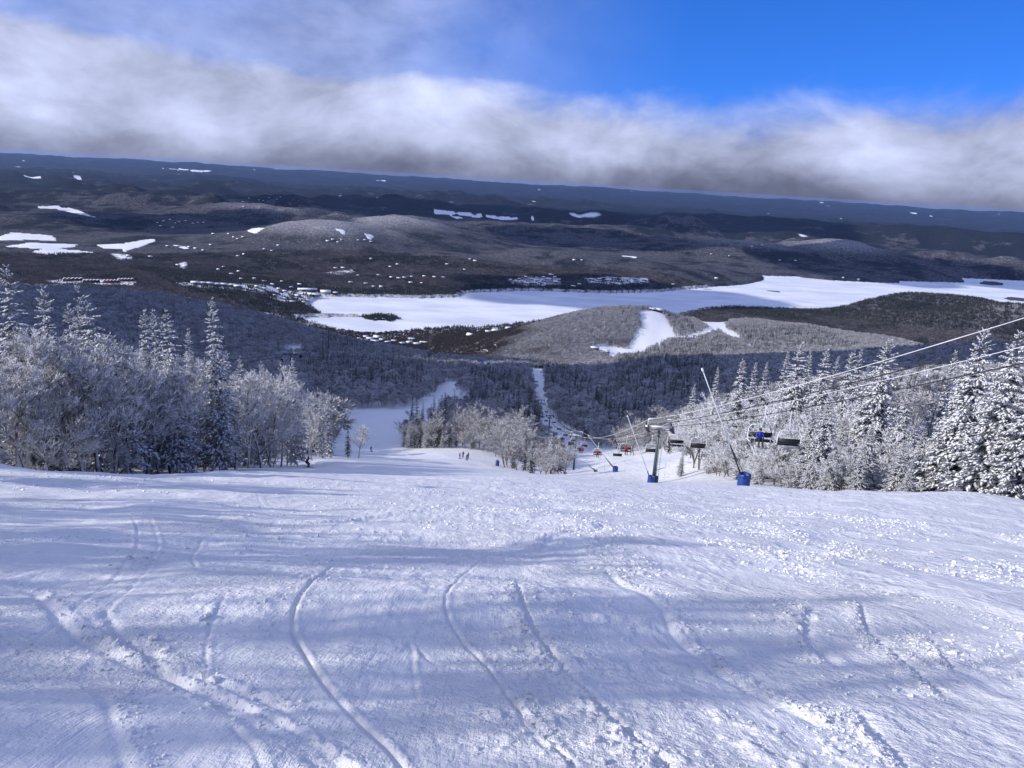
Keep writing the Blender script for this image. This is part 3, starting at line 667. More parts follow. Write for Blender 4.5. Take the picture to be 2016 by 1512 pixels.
# (height, base radius, whorls, boughs, slips per bough, snow share, needle material, bend)
for i, (H, Rb, wh, per, nb, sn, nm, bd) in enumerate([(13, 2.5, 34, 10, 24, .80, 'flecked_needles', 0), (13, 2.1, 36, 9, 23, .70, 'flecked_needles', 0.02), (13, 2.9, 32, 10, 25, .82, 'flecked_needles', 0),
                                           (13, 2.3, 30, 9, 18, .80, 'frosted_needles', 0), (13, 2.0, 32, 9, 17, .78, 'frosted_needles', -.03), (13, 1.7, 31, 8, 12, .10, 'dark_needles', 0), (13, 2.0, 28, 8, 13, .22, 'dark_needles', 0.02), (13, 2.6, 24, 8, 18, .82, 'frosted_needles', -.16)]):
    tr, ne, sw = spruce(200 + i, H, Rb, wh, per, nb, sn, bd); a = Acc(); a.add(tube(np.vstack([tr[0], tr[1][-1:]]), np.r_[tr[2], tr[3][-1]], 6)); b = Acc(); b.add(blades(*ne)); c = Acc(); c.add(lozenges(*sw))
    SP_PROTO.append((H, a.mesh('trunk', [MAT['bark']], True), b.mesh('needles', [MAT[nm]]), c.mesh('snow_load', [MAT['tree_snow']])))
_TREE_RNG = random.Random(5)
def put_tree(species, proto, x, y, z, H, wide=1.0, label=None, group=None, name=None):
    pr = (HW_PROTO if species == 'hw' else SP_PROTO)[proto]
    nm = name or ('frosted_hardwood_tree' if species == 'hw' else 'snowy_spruce_tree')
    o = bpy.data.objects.new(nm, None); COL.objects.link(o); o.empty_display_size = 0.5
    o.location = (x, y, z); s = H / pr[0]; o.scale = (s * wide, s * wide, s); o.rotation_euler = (0, 0, _TREE_RNG.uniform(0, 6.28) if proto != 7 else 0.0)
    tag(o, label, 'tree', group)
    for pn, me in zip(('trunk', 'crown') if species == 'hw' else ('trunk', 'foliage', 'snow_load'), pr[1:]): link(pn, me, o, kind='stuff' if pn == 'snow_load' else None)
    return o
def tip_tree(species, proto, px, py, r, wide, label, group=None, name=None, hmax=22):
    """tree at distance r whose top stands where the picture shows it"""
    th, t = ray(px, py); x, y = r * math.sin(th), r * math.cos(th); z = gz(x, y); H = min(max(CAMZ - float(t) * r - z, 1.5), hmax)
    return put_tree(species, proto, x, y, z - 0.05, H, wide, label, group, name)
# ------------------------------------------------------------------ stands of trees (stuff): instances on points
def stuff_points(name, P, rot, scl, idx, frost, hue, protos, label):
    c = bpy.data.collections.new(name + '_shapes')
    for i, me in enumerate(protos):
        o = bpy.data.objects.new('%s_shape_%02d' % (name, i), me); c.objects.link(o)
    me = bpy.data.meshes.new(name); me.vertices.add(len(P)); me.vertices.foreach_set('co', np.ascontiguousarray(P, np.float32).ravel())
    for nm, ar, ty, key in (('rot', rot, 'FLOAT_VECTOR', 'vector'), ('scl', scl, 'FLOAT_VECTOR', 'vector'), ('idx', idx, 'INT', 'value'), ('frost', frost, 'FLOAT', 'value'), ('hue', hue, 'FLOAT', 'value')):
        at = me.attributes.new(nm, ty, 'POINT'); at.data.foreach_set(key, np.ascontiguousarray(ar, np.int32 if ty == 'INT' else np.float32).ravel())
    me.update()
    ng = bpy.data.node_groups.new(name, 'GeometryNodeTree')
    ng.interface.new_socket('Geometry', in_out='INPUT', socket_type='NodeSocketGeometry'); ng.interface.new_socket('Geometry', in_out='OUTPUT', socket_type='NodeSocketGeometry')
    N = ng.nodes.new; Lk = ng.links.new
    gi = N('NodeGroupInput'); go = N('NodeGroupOutput'); ip = N('GeometryNodeInstanceOnPoints'); ci = N('GeometryNodeCollectionInfo')
    ci.inputs['Collection'].default_value = c; ci.inputs['Separate Children'].default_value = True; ci.inputs['Reset Children'].default_value = True
    ip.inputs['Pick Instance'].default_value = True
    def at(nm, ty):
        a = N('GeometryNodeInputNamedAttribute'); a.data_type = ty; a.inputs['Name'].default_value = nm; return a.outputs[0]
    Lk(gi.outputs[0], ip.inputs['Points']); Lk(ci.outputs[0], ip.inputs['Instance'])
    Lk(at('idx', 'INT'), ip.inputs['Instance Index']); Lk(at('rot', 'FLOAT_VECTOR'), ip.inputs['Rotation']); Lk(at('scl', 'FLOAT_VECTOR'), ip.inputs['Scale'])
    Lk(ip.outputs[0], go.inputs[0])
    o = link(name, me, kind='stuff', label=label); md = o.modifiers.new('trees', 'NODES'); md.node_group = ng
    return o
# lighter shapes for the woods further off
HW_MID = []; SP_MID = []; SNOWY_MID = []
for i, (lv, spd) in enumerate([([9, 6, 5, 4], 1.15), ([10, 6, 5, 3], 1.0), ([8, 7, 5, 4], 1.3), ([10, 5, 5, 4], 1.1)]):
    w, t = hardwood(300 + i, 11, lv, 0.034, spd, .25); a = Acc(); a.add(prisms(*w, k=3), 1); n = t[0] * 0 + np.random.default_rng(i).normal(size=t[0].shape); a.add(blades(t[0], t[1] + (t[1] - t[0]) * .15, np.maximum(t[2], .045) * 1.5, n), 0)
    g = np.random.default_rng(900 + i); lob = _nrm(g.normal(size=(9, 3)) * [1, 1, .7] + [0, 0, .25]) * [3.0, 3.0, 2.6] + [0, 0, 7.2]; q = g.integers(0, 9, 520)
    dd = _nrm(g.normal(size=(520, 3)) + _nrm(lob - [0, 0, 6.0])[q] * .8 + [0, 0, .25]); st = lob[q] + dd * g.uniform(.5, 1.1, 520)[:, None]; en = lob[q] + dd * g.uniform(1.4, 2.1, 520)[:, None] + [0, 0, .15]
    a.add(blades(st, en, np.full(520, .19), g.normal(size=(520, 3))), 0)
    HW_MID.append(a.mesh('wood_tree', [MAT['stand_twigs'], MAT['bark']]))
for i, (Rb, wh, sn, nm) in enumerate([(1.7, 15, .06, 'dark_needles'), (1.45, 16, .12, 'dark_needles'), (1.9, 14, .22, 'dark_needles')]):
    tr, ne, sw = spruce(320 + i, 11, Rb, wh, 7, 5, sn); a = Acc(); a.add(prisms(*tr, k=3), 1); ne = (ne[0], ne[1], ne[2] * 1.5, ne[3]); a.add(blades(*ne), 0); a.add(lozenges(*sw), 2)
    SP_MID.append(a.mesh('wood_spruce', [MAT[nm], MAT['bark'], MAT['tree_snow']]))
# clumps of small trees for the hills beyond the lake
def clump(seed, n, size, conifer):
    rng = np.random.default_rng(seed); a = Acc()
    for i in range(n):
        p = np.r_[rng.uniform(-size / 2, size / 2, 2), 0]
        if rng.random() < conifer:
            H = rng.uniform(8, 14); m = 9; an = rng.uniform(0, 6.28, m); hh = rng.uniform(.05, .8, m) * H; rr = 2.0 * (1 - hh / H) + .2
            b = p + np.stack([rr * np.cos(an), rr * np.sin(an), hh], -1); tp = p + np.stack([0 * an, 0 * an, hh + H * .28], -1); tp[0] = p + [0, 0, H]; b[0] = p + [1, 0, 0]
            a.add(blades(b, tp, rr * .8, np.stack([np.cos(an), np.sin(an), 0 * an], -1)), 1)
        else:
            H = rng.uniform(7, 11); m = 15; d = _nrm(rng.normal(size=(m, 3)) + [0, 0, .5]); c = p + [0, 0, H * .62]
            st = c + d * (H * .12); en = c + d * (H * .38) * [1.05, 1.05, .9]; a.add(blades(st, en, np.full(m, .42), rng.normal(size=(m, 3))), 0)
            a.add(prisms(p[None] - [0, 0, 1.], c[None], np.array([.16]), np.array([.10])), 0)
    return a.mesh('tree_clump', [MAT['stand_twigs'], MAT['dark_needles']])
CL_HW = [clump(400 + i, 15, 30, .06) for i in range(4)]; CL_CO = [clump(410 + i, 17, 28, .9) for i in range(3)]
# where nothing grows: runs, lift line, clearings (outlines of the snow seen in the picture, with the range of distances they hold for)
OPEN = [
 ([(640,910),(660,850),(662,818),(700,812),(520,810),(800,803),(840,785),(868,762),(872,752),(925,748),(912,775),(890,790),(830,806),(790,835),(787,866),(800,881),(870,884),(925,884),(960,896),(1000,925),(1100,940),(1100,1600),(-200,1600),(-200,950),(560,925)], 0, 730),
 ([(776,872),(788,835),(830,806),(890,790),(925,774),(932,798),(885,828),(835,846),(806,878)], 285, 660),
 ([(1005,722),(1045,722),(1062,520),(1078,800),(1098,832),(1130,862),(1160,880),(1230,900),(1330,895),(1345,945),(1345,1000),(1100,1000),(1125,930),(1105,900),(1075,860),(1060,830),(1045,790),(1030,520),(1015,745)], 0, 1100),
 ([(930,722),(945,714),(968,710),(985,716),(975,728),(945,730)], 800, 1600),([(1060,716),(1100,709),(1128,708),(1118,722),(1085,728)], 800, 1500),([(1105,728),(1120,738),(1140,746),(1130,750),(1108,738)], 600, 1300),
 ([(1258,612),(1300,612),(1312,630),(1325,652),(1330,664),(1375,655),(1395,645),(1385,640),(1352,622),(1370,617),(1400,622),(1440,634),(1428,640),(1430,648),(1455,662),(1462,672),(1440,668),(1410,652),(1380,664),(1320,668),(1275,690),(1262,698),(1218,700),(1205,712),(1195,700),(1160,692),(1160,682),(1195,680),(1230,688),(1245,670),(1262,640)], 1300, 2600),
 ([(1470,678),(1485,682),(1482,690),(1468,684)], 1400, 2300),
 ([(528,722),(560,708),(598,690),(612,682),(636,668),(640,676),(520,690),(600,702),(570,718),(545,726)], 700, 1500),
 ([(835,706),(860,702),(865,708),(845,711)], 900, 1700),
]
BUILD_PX = []      # filled below with places of buildings, kept free of trees
def wood_mask(x, y, z, r):
    px, py = project(x, y, z); op = np.zeros(len(x), bool); jit = fbm(np.asarray(x) / 13, np.asarray(y) / 13, 2, 95); qx = px + jit * np.clip(5200 / r, 2, 8); qy = py + jit * 1.5
    for poly, r0, r1 in OPEN: op |= inpoly(qx, qy, poly) & (r > r0) & (r < r1)
    return px, py, op
def scatter(r0, r1, cell, seed, th0=-42, th1=42):
    rng = np.random.default_rng(seed); a0, a1 = math.radians(th0), math.radians(th1)
    xs = np.arange(-r1 * math.sin(-a0), r1 * math.sin(a1), cell); ys = np.arange(r0 * 0.6, r1, cell); X, Y = np.meshgrid(xs, ys)
    X = X.ravel() + rng.uniform(-.48, .48, X.size) * cell; Y = Y.ravel() + rng.uniform(-.48, .48, Y.size) * cell
    r = np.hypot(X, Y); th = np.arctan2(X, Y); m = (r > r0) & (r < r1) & (th > a0) & (th < a1); return X[m], Y[m], th[m], r[m], rng
_vt = np.radians(np.arange(-44, 44.01, 0.25)); _vr = np.geomspace(62, 9000, 420)
def _visgrid():
    T, R = np.meshgrid(_vt, _vr); Z = z_ground(T, R); X = R * np.sin(T); Y = R * np.cos(T)
    px, py, op = wood_mask(X.ravel(), Y.ravel(), Z.ravel(), R.ravel()); can = np.where(op.reshape(R.shape), 0, np.where(R > 3300, 5, 7.5)); can = np.where(R < 130, 0, can)
    t = (CAMZ - Z - can) / R; return np.minimum.accumulate(t, 0)
_VG = _visgrid()
def seen(th, r, ztop, tol=0.004):
    i = np.clip(np.round((th - _vt[0]) / (_vt[1] - _vt[0])).astype(int), 0, len(_vt) - 1); j = np.clip(np.searchsorted(_vr, r * 0.985) - 1, 0, len(_vr) - 1)
    return (CAMZ - ztop) / r < _VG[j, i] + tol + 3.0 / r
SPRUCE_PX = [  # darker stands of spruce in the woods
 [(640,690),(520,690),(850,725),(860,520),(830,780),(520,745),(700,742),(650,735),(590,730),(600,705)],[(920,730),(1010,735),(1060,800),(1085,860),(1000,850),(900,800),(930,770)],[(800,850),(860,810),(890,850),(880,885),(800,885)],
 [(1180,800),(1300,520),(1420,740),(1400,790),(1300,830),(1220,860),(1110,790),(1060,740),(1150,740)],[(1250,660),(1420,660),(1480,690),(1300,700)],[(1440,640),(1600,640),(1700,680),(1480,690)],[(1150,900),(1080,850),(1110,850),(1160,890)],[(640,655),(740,680),(700,700),(640,690)],
 [(1040,720),(1120,720),(1130,770),(1060,770)]]
def woods():
    X, Y, th, r, rng = scatter(105, 2950, 6.3, 1); Z = z_ground(th, r); px, py, op = wood_mask(X, Y, Z, r)
    near = (r < 135) & (px < 700); near |= (r < 170) & (px > 1330)
    keep = ~op & ~near & (px > -150) & (px < 2170)
    # thin the far rows: crowns grow together
    n = fbm(X / 90, Y / 90, 3, 81); sprz = np.zeros(len(X), bool); 
    for p in SPRUCE_PX: sprz |= inpoly(px, py - 6, p)
    isp = (rng.random(len(X)) < np.where(sprz, 0.60, np.clip(0.07 + n * 0.20, 0.02, .4)))
    H = np.where(isp, rng.uniform(10.0, 17.0, len(X)), rng.triangular(6.0, 9.0, 13.5, len(X))) * np.where(r > 1500, .95, 1.0)
    H = np.where((px > 785) & (px <= 1028) & (r < 330), H * np.where(px < 905, 1.0, 1.2), H)
    H = np.where((px > 1028) & (px < 1185) & (r < 345), H * np.where(r < 210, .50, .62), H)
    keep &= ~((Z < 205) & (r > 1200) & (rng.random(len(X)) < .42))
    keep &= seen(th, r, Z + H)
    return X[keep], Y[keep], Z[keep], H[keep], isp[keep], r[keep], px[keep], py[keep], rng
WX, WY, WZ, WH, WS, WR, WPX, WPY, _wr = woods()
WFROST = np.clip(smooth(198, 240, WZ + 22 * fbm(WX / 120, WY / 120, 3, 83)) * 0.95 + .03, 0, 1)
# the biggest in view become trees of their own, the rest are one wood of each kind
_size = WH / WR
def pick(mask, n):
    ix = np.where(mask)[0]; return ix[np.argsort(-_size[ix])[:n]]
_vis = ((WPX > 650) & (WPX < 1345)) | ((WPX >= 1345) & (WR > 700)); IND_HW = pick(~WS & _vis, 110); IND_SP = pick(WS & _vis, 200)
_ind = np.zeros(len(WX), bool); _ind[IND_HW] = True; _ind[IND_SP] = True
def stand(mask, name, protos, wid, label):
    ix = np.where(mask)[0]; n = len(ix); s = WH[ix] / 11.0; w = s * wid * _wr.uniform(.8, 1.2, n)
    rot = np.stack([_wr.normal(0, .04, n), _wr.normal(0, .04, n), _wr.uniform(0, 6.28, n)], -1)
    stuff_points(name, np.stack([WX[ix], WY[ix], WZ[ix] - .2], -1), rot, np.stack([w, w, s], -1), _wr.integers(0, len(protos), n), WFROST[ix] * _wr.uniform(.5, 1.0, n), np.clip(_wr.normal(.45, .25, n), 0, 1), protos, label)
    print(name, n)
stand(~WS & ~_ind, 'hardwood_forest', HW_MID, 1.2, 'frosted bare hardwood forest covering the lower slopes and hills')
stand(WS & ~_ind, 'spruce_forest', SP_MID, 1.25, 'dark spruce trees scattered through the frosted forest')
def far_woods():
    X, Y, th, r, rng = scatter(2950, 5200, 23.0, 3, -38, 39); Z = z_ground(th, r); px, py = project(X, Y, Z)
    ins = inpoly(X, Y, LAKE); d = polydist(X, Y, LAKE); isl = np.zeros(len(X), bool)
    for p in ISL: isl |= inpoly(X, Y, p)
    keep = (~ins | isl) & ((d > 9) | isl)
    for f in FIELDS: keep &= ~(inpoly(px, py, f) & (rng.random(len(X)) < (.93 if f[0][1] < 530 else .45)))
    keep &= (px > -60) & (px < 2080) & seen(th, r, Z + 10, .0015) & (rng.random(len(X)) < np.where(r > 6000, .8, .95))
    n = fbm(X / 420, Y / 300, 4, 85)
    con = (n > 0.22) & (rng.random(len(X)) < .8)
    shore = (d < 130) & (rng.random(len(X)) < np.where(px < 1130, .75, .35)); vil = inpoly(px, py, [(280,530),(520,545),(660,570),(660,600),(600,625),(520,600),(380,575)]) & (rng.random(len(X)) < .7)
    dark = inpoly(px, py, [(1400,612),(1500,596),(1640,585),(1520,555),(1850,570),(2100,610),(2100,680),(1900,650),(1520,615),(1640,640),(1500,625)]) & (rng.random(len(X)) < .85)
    con |= shore | vil | dark | isl
    s = np.where(con, rng.uniform(.8, 1.15, len(X)), rng.uniform(.85, 1.2, len(X)))
    # tilt the clump with the ground
    e = 12.0; zx = (z_ground(np.arctan2(X + e, Y), np.hypot(X + e, Y)) - Z) / e; zy = (z_ground(np.arctan2(X, Y + e), np.hypot(X, Y + e)) - Z) / e
    fr = smooth(8200, 6800, r) * np.clip(smooth(115, 225, Z + np.maximum(r - 5000, 0) ** 2 / 12.742e6 + 40 * fbm(X / 200, Y / 200, 3, 87)), 0, 1) * 0.50 + .04 + .20 * rng.random(len(X)) ** 3
    fr = np.where(con, 0, fr); hue = np.clip(.45 + fbm(X / 350, Y / 250, 3, 89) * .8 + rng.normal(0, .15, len(X)), 0, 1)
    for m, nm, pr, lb in ((keep & ~con, 'far_hardwood_forest', CL_HW, 'bare brown hardwood forest on the hills round the lake'), (keep & con, 'far_conifer_forest', CL_CO, 'dark conifer forest along the lake shore, on the island and on the far hills')):
        k = int(m.sum()); zr = rng.uniform(0, 6.28, k)
        # small tilt: rotate about x by zy, about y by -zx (turn first, so fold the turn into the tilt)
        rx = np.arctan(zy[m]); ry = -np.arctan(zx[m]); cz, sz = np.cos(zr), np.sin(zr)
        rot = np.stack([rx, ry, zr * 0], -1)
        stuff_points(nm, np.stack([X[m], Y[m], Z[m] - .3], -1), rot, np.stack([s[m]] * 3, -1), rng.integers(0, len(pr), k), fr[m], hue[m], pr, lb); print(nm, k)
far_woods()
# ------------------------------------------------------------------ the stand left of the piste
def nth(i):
    i += 1; return '%d%s' % (i, 'th' if 10 < i % 100 < 14 else {1: 'st', 2: 'nd', 3: 'rd'}.get(i % 10, 'th'))
L_SPRUCE = [  # top px, py, distance, shape, width
 (12,518,56,3,1.25),(85,560,62,3,1.2),(133,592,66,4,1.0),(155,592,60,3,1.15),(222,566,58,7,1.15),(280,604,66,4,1.0),(308,603,70,4,.9),(326,608,62,3,1.2),(417,583,66,3,1.05),(440,688,78,4,.9),(472,700,84,3,1.0),(519,706,92,4,.9),(576,704,94,3,.95),(631,764,104,4,.8),(646,766,108,3,.8),(364,640,84,4,.8)]
for i, (px, py, r, s, w) in enumerate(sorted(L_SPRUCE)):
    lb = {222: 'frosted spruce with its top bent over to the left, left of the piste', 417: 'tall slender frosted spire spruce standing clear above the left stand'}.get(px, 'frosted spruce rising from the left stand, %s spruce from the left' % nth(i))
    tip_tree('sp', s, px, py, r + 5, w * .88, lb, 'frosted spruces in the stand left of the piste')
tip_tree('sp', 5, 685, 822, 124, .8, 'small dark spruce beside the lone spreading tree at the left piste edge', None, 'dark_spruce_tree')
tip_tree('hw', 2, 706, 834, 128, 1.35, 'lone spreading bare tree at the end of the left stand by the piste')
L_HARD = [(-70,640,50,0,1.2),(28,652,56,1,1.25),(92,642,58,0,1.3),(168,640,59,2,1.3),(232,655,62,3,1.2),(298,680,66,4,1.3),(345,702,68,1,1.15),(392,742,72,0,1.1),(455,724,77,2,1.3),(508,716,82,3,1.3),(548,734,90,0,1.1),(596,758,105,4,.8),(634,795,113,1,.7)]
for i, (px, py, r, s, w) in enumerate(L_HARD):
    tip_tree('hw', s, px, py + (26 if px < 360 else 6), r, w, 'rime covered bare hardwood in front row of left stand, %s from left' % nth(i - 1) if i else 'rime covered bare hardwood cut off by the left picture edge', 'front row hardwoods of the left stand')
_rg = random.Random(11)
L_MORE = [(0,690,55),(62,690,56),(130,665,57.5),(200,668,60),(265,690,64),(322,715,66.5),(372,760,71),(425,760,74),(482,745,80),(530,748,86),(562,790,97),(612,805,110)]
for i, (px, py, r) in enumerate(L_MORE):
    tip_tree('hw', (i + 2) % 5, px, py, r, 1.35 if px < 540 else .8, 'lower rime covered hardwood filling the left stand, %s from the left' % nth(i), 'front row hardwoods of the left stand')
LD = sorted((_rg.uniform(-90, 600), _rg.uniform(4, 34), _rg.uniform(5.5, 9.5)) for i in range(46))  # dark spruces added behind the front row to blacken its gaps
for i, (px, dr, h) in enumerate(LD):
    e0 = np.interp(px, [0, 200, 330, 430, 520, 610], [54, 58, 66, 74, 87, 102]); x, y, z, _ = spot(px, e0 + dr)
    put_tree('sp', (5, 6, 1)[i % 3], x, y, z - .1, h, 1.15, 'dark young spruce added to darken gaps of the left stand, %s from left' % nth(i), 'dark spruces added to darken gaps of the left stand', 'dark_spruce_tree')
L_BACK = [(-20,640,68),(45,628,70),(112,622,71),(188,612,72),(255,640,76),(322,664,82),(378,702,86),(432,735,92),(486,716,96),(536,724,100),(572,764,118),(640,822,124)]
for i, (px, py, r) in enumerate(L_BACK):
    tip_tree('hw', i % 5, px, py + (32 if px < 360 else 10), r, 1.25 if px < 560 else .75, 'rime covered bare hardwood in second row of left stand, %s from left' % nth(i), 'second row hardwoods of the left stand')
DP = []
for i in range(60):
    px = _rg.uniform(-120, 600); e0 = np.interp(px, [0, 200, 330, 430, 520, 610], [60, 64, 72, 80, 94, 108]); r = _rg.uniform(e0 + 12, e0 + 62)
    DP.append((px, r, _rg.uniform(7.5, 10.0)))
for i, (px, r, h) in enumerate(sorted(DP)):
    x, y, z, _ = spot(px, r); put_tree('hw', i % 5, x, y, z - .1, h, 1.3, 'rime covered bare hardwood deep in the left stand, %s from left' % nth(i), 'hardwoods deep in the left stand')
for i in range(16):
    px = -40 + 41 * i + _rg.uniform(-12, 12); e0 = np.interp(px, [0, 200, 330, 430, 520, 610], [51.5, 56, 63.5, 71, 83, 99]); x, y, z, _ = spot(px, e0 + _rg.uniform(.8, 5))
    put_tree('hw', i % 5, x, y, z - .1, _rg.uniform(2.2, 4.5), 1.4, 'small rime covered sapling at the foot of left stand, %s from left' % nth(i), 'saplings at the foot of the left stand', 'frosted_sapling')
# the same wood goes on uphill, beyond the left edge of the picture
def beyond():
    rng = np.random.default_rng(77)
    ys = np.r_[rng.uniform(-46, -9, 30), rng.uniform(-9, 6, 26), rng.uniform(6, 20, 8), rng.uniform(20, 38, 26)]
    xs = -22.5 - rng.uniform(0, 1, len(ys)) ** 1.2 * 24 - np.maximum(ys - 12, 0) * 0.30
    th = np.arctan2(xs, ys); r = np.hypot(xs, ys); z = z_mount(th, r); k = (np.degrees(th) < -41.5)
    sh = []
    for s in (0, 2): a, b = HW_PROTO[s][1], HW_PROTO[s][2]; sh.append((a, b))
    protos = []
    for pr in (HW_PROTO[0], HW_PROTO[3], SP_PROTO[0], SP_PROTO[3]):
        bm = bmesh.new(); mats = []
        for me in pr[1:]:
            n0 = len(bm.faces); bm.from_mesh(me); bm.faces.ensure_lookup_table()
            for f in bm.faces[n0:]: f.material_index = len(mats)
            mats.append(me.materials[0])
        m2 = bpy.data.meshes.new('whole_tree'); bm.to_mesh(m2); bm.free()
        for m in mats: m2.materials.append(m)
        protos.append(m2)
    m = int(k.sum()); s = rng.uniform(.70, 1.14, m)
    stuff_points('upper_forest', np.stack([xs[k], ys[k], z[k] - .1], -1), np.stack([0 * s, 0 * s, rng.uniform(0, 6.28, m)], -1), np.stack([s * 1.1, s * 1.1, s], -1), rng.choice(4, m, p=[.3, .25, .25, .2]), 0 * s + 1, 0 * s, protos, 'snowy forest edge going on uphill beyond the left of the piste')
beyond()
# ------------------------------------------------------------------ the sunlit stand right of the lift
R_SPRUCE = [(1366,756,132,1,.9),(1416,722,118,1,.75),(1440,733,122,5,.75),(1464,705,116,0,1.0),(1489,712,112,1,.9),(1510,712,116,1,.8),(1552,692,106,1,.9),(1580,672,100,0,1.1),(1600,690,104,1,.8),(1630,685,98,0,.9),(1650,700,100,1,.8),(1682,688,96,0,.9),(1698,685,99,1,.8),(1754,664,84,2,1.1),(1742,740,92,1,.8),(1712,720,94,1,.9),
 (1792,760,80,0,.9),(1850,745,88,1,.7),(1885,690,90,1,.8),(1944,642,68,2,1.0),(1905,715,72,0,.9),(1962,755,66,1,.9),(2012,648,58,2,1.15),(2085,640,56,0,1.1),
 (1345,885,104,1,.95),(1420,830,100,5,.8),(1480,800,97,0,1.0),(1556,845,84,0,1.1),(1600,800,88,2,1.0),(1665,820,80,0,1.1),(1716,842,66,2,1.35),(1660,868,68,0,1.2),(1782,868,63,0,1.2),(1822,842,70,1,1.1),(1862,815,74,0,1.1),(1790,925,59.5,2,1.3),(1960,900,60,2,1.3),(2010,850,59,0,1.3),(1905,895,72,1,1.2),(1560,905,70,0,1.2),(1400,880,100,1,1.0),(1605,890,67,2,1.3),(1500,900,74,2,1.2)]
for i, (px, py, r, s, w) in enumerate(sorted(R_SPRUCE)):
    near = py > 795
    tip_tree('sp', s, px, py, r, w * (1.05 if near else .92), ('low snow laden spruce of the sunlit right stand, %s spruce from the left' if near else 'tall snow laden spruce of the sunlit right stand, %s spruce from the left') % nth(i), 'snow laden spruces of the right stand')
def snowier(o, m='sunlit_snow_twigs'):
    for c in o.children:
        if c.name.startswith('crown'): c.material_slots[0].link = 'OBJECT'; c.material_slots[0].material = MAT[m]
RH = []
for i in range(210):
    px = _rg.uniform(1352, 2120); e0 = np.interp(px, [1340, 1400, 1463, 1560, 1700, 1900, 2016], [104, 96, 78, 66, 61.5, 60, 58]); u = _rg.random() ** 1.3; r = e0 + .8 + u * 60
    x, y, z, _ = spot(px, r)
    if x < 26.0 or (1812 < px < 1895 and r < 72): continue
    RH.append((px, x, y, z, (_rg.uniform(2.6, 4.6) if u < .10 else _rg.uniform(5.0, 9.5)), u < .10))
for i, (px, x, y, z, h, bush) in enumerate(sorted(RH)):
    o = put_tree('hw', 5 + i % 3, x, y, z - .1, h, 1.5, ('white rimed bush at the foot of right stand, %s from left' if bush else 'white rimed bare hardwood in the sunlit right stand, %s from left') % nth(i), 'white rimed hardwoods of the right stand', 'frosted_bush' if bush else None); snowier(o)
RS = []
for i in range(70):
    px = _rg.uniform(1400, 2110); e0 = np.interp(px, [1340, 1400, 1463, 1560, 1700, 1900, 2016], [105, 97, 79, 67, 62, 60.5, 58.5]); u = _rg.random() ** 1.5; r = e0 + .5 + u * 48
    x, y, z, _ = spot(px, r)
    if x < 26.5 or (1812 < px < 1895 and r < 73): continue
    RS.append((px, x, y, z, _rg.uniform(3.0, 5.5) if u < .12 else _rg.uniform(5.5, 10.5)))
for i, (px, x, y, z, h) in enumerate(sorted(RS)):
    put_tree('sp', i % 3, x, y, z - .1, h, 1.15, 'smaller snow laden spruce filling the sunlit right stand, %s from left' % nth(i), 'smaller spruces of the right stand')
tip_tree('hw', 2, 1690, 905, 64, 1.2, 'brown leafless bush thinly rimed before the snow laden spruces at right', None, 'frosted_bush')
# two bare snags stand above the right stand
def snag(px, py, r, label):
    th, t = ray(px, py); x, y = r * math.sin(th), r * math.cos(th); z = gz(x, y); H = CAMZ - float(t) * r - z; rg = np.random.default_rng(int(px))
    o = bpy.data.objects.new('dead_spruce_tree', None); COL.objects.link(o); o.location = (x, y, z); tag(o, label, 'tree')
    zz = np.linspace(-.3, H, 8); P = np.stack([zz * .05 + rg.normal(0, .05, 8), zz * 0, zz], -1); R = np.linspace(.16, .03, 8); a = Acc(); a.add(prisms(P[:-1], P[1:], R[:-1], R[1:], 6)); link('trunk', a.mesh('trunk', [MAT['bark']], True), o)
    h = rg.uniform(.35, .95, 26) * H; an = rg.uniform(0, 6.28, 26); L = rg.uniform(.4, 1.5, 26) * (1.1 - h / H); b = np.stack([h * .05, h * 0, h], -1); e = b + np.stack([np.cos(an) * L, np.sin(an) * L, -.2 * L], -1)
    a = Acc(); a.add(prisms(b, e, np.full(26, .025), np.full(26, .01))); link('branches', a.mesh('branches', [MAT['rime_twigs']]), o)
snag(1797, 712, 84, 'bare dead trunk with stub branches left in the right stand'); snag(1842, 752, 82, 'shorter broken dead trunk in the right stand')
# ------------------------------------------------------------------ the nearest trees of the woods beyond, one by one
def zone(px, r):
    if px < 660: return 'in the woods behind the left stand'
    if px < 800: return 'in the shaded woods left of the lower piste'
    if px < 1060: return 'in the wood between piste and lift line'
    if px < 1200: return 'beside the lift line in the middle'
    return 'in the shaded woods right of the lift line'
for kind_, IX in (('hw', IND_HW), ('sp', IND_SP)):
    cnt = {}
    for ix in IX[np.argsort(WPX[IX])]:
        zn = zone(WPX[ix], WR[ix]); cnt[zn] = cnt.get(zn, -1) + 1
        if kind_ == 'hw': o_ = put_tree('hw', 5 + int(ix) % 3, WX[ix], WY[ix], WZ[ix] - .15, WH[ix], 1.45, 'rounded grey hardwood %s, %s from left' % (zn, nth(cnt[zn])), 'hardwoods ' + zn); snowier(o_, 'shaded_grove_twigs')
        else: put_tree('sp', (5, 6, 5)[int(ix) % 3], WX[ix], WY[ix], WZ[ix] - .15, WH[ix], 1.0, 'dark pointed spruce %s, %s from left' % (zn, nth(cnt[zn])), 'dark spruces ' + zn, 'dark_spruce_tree')

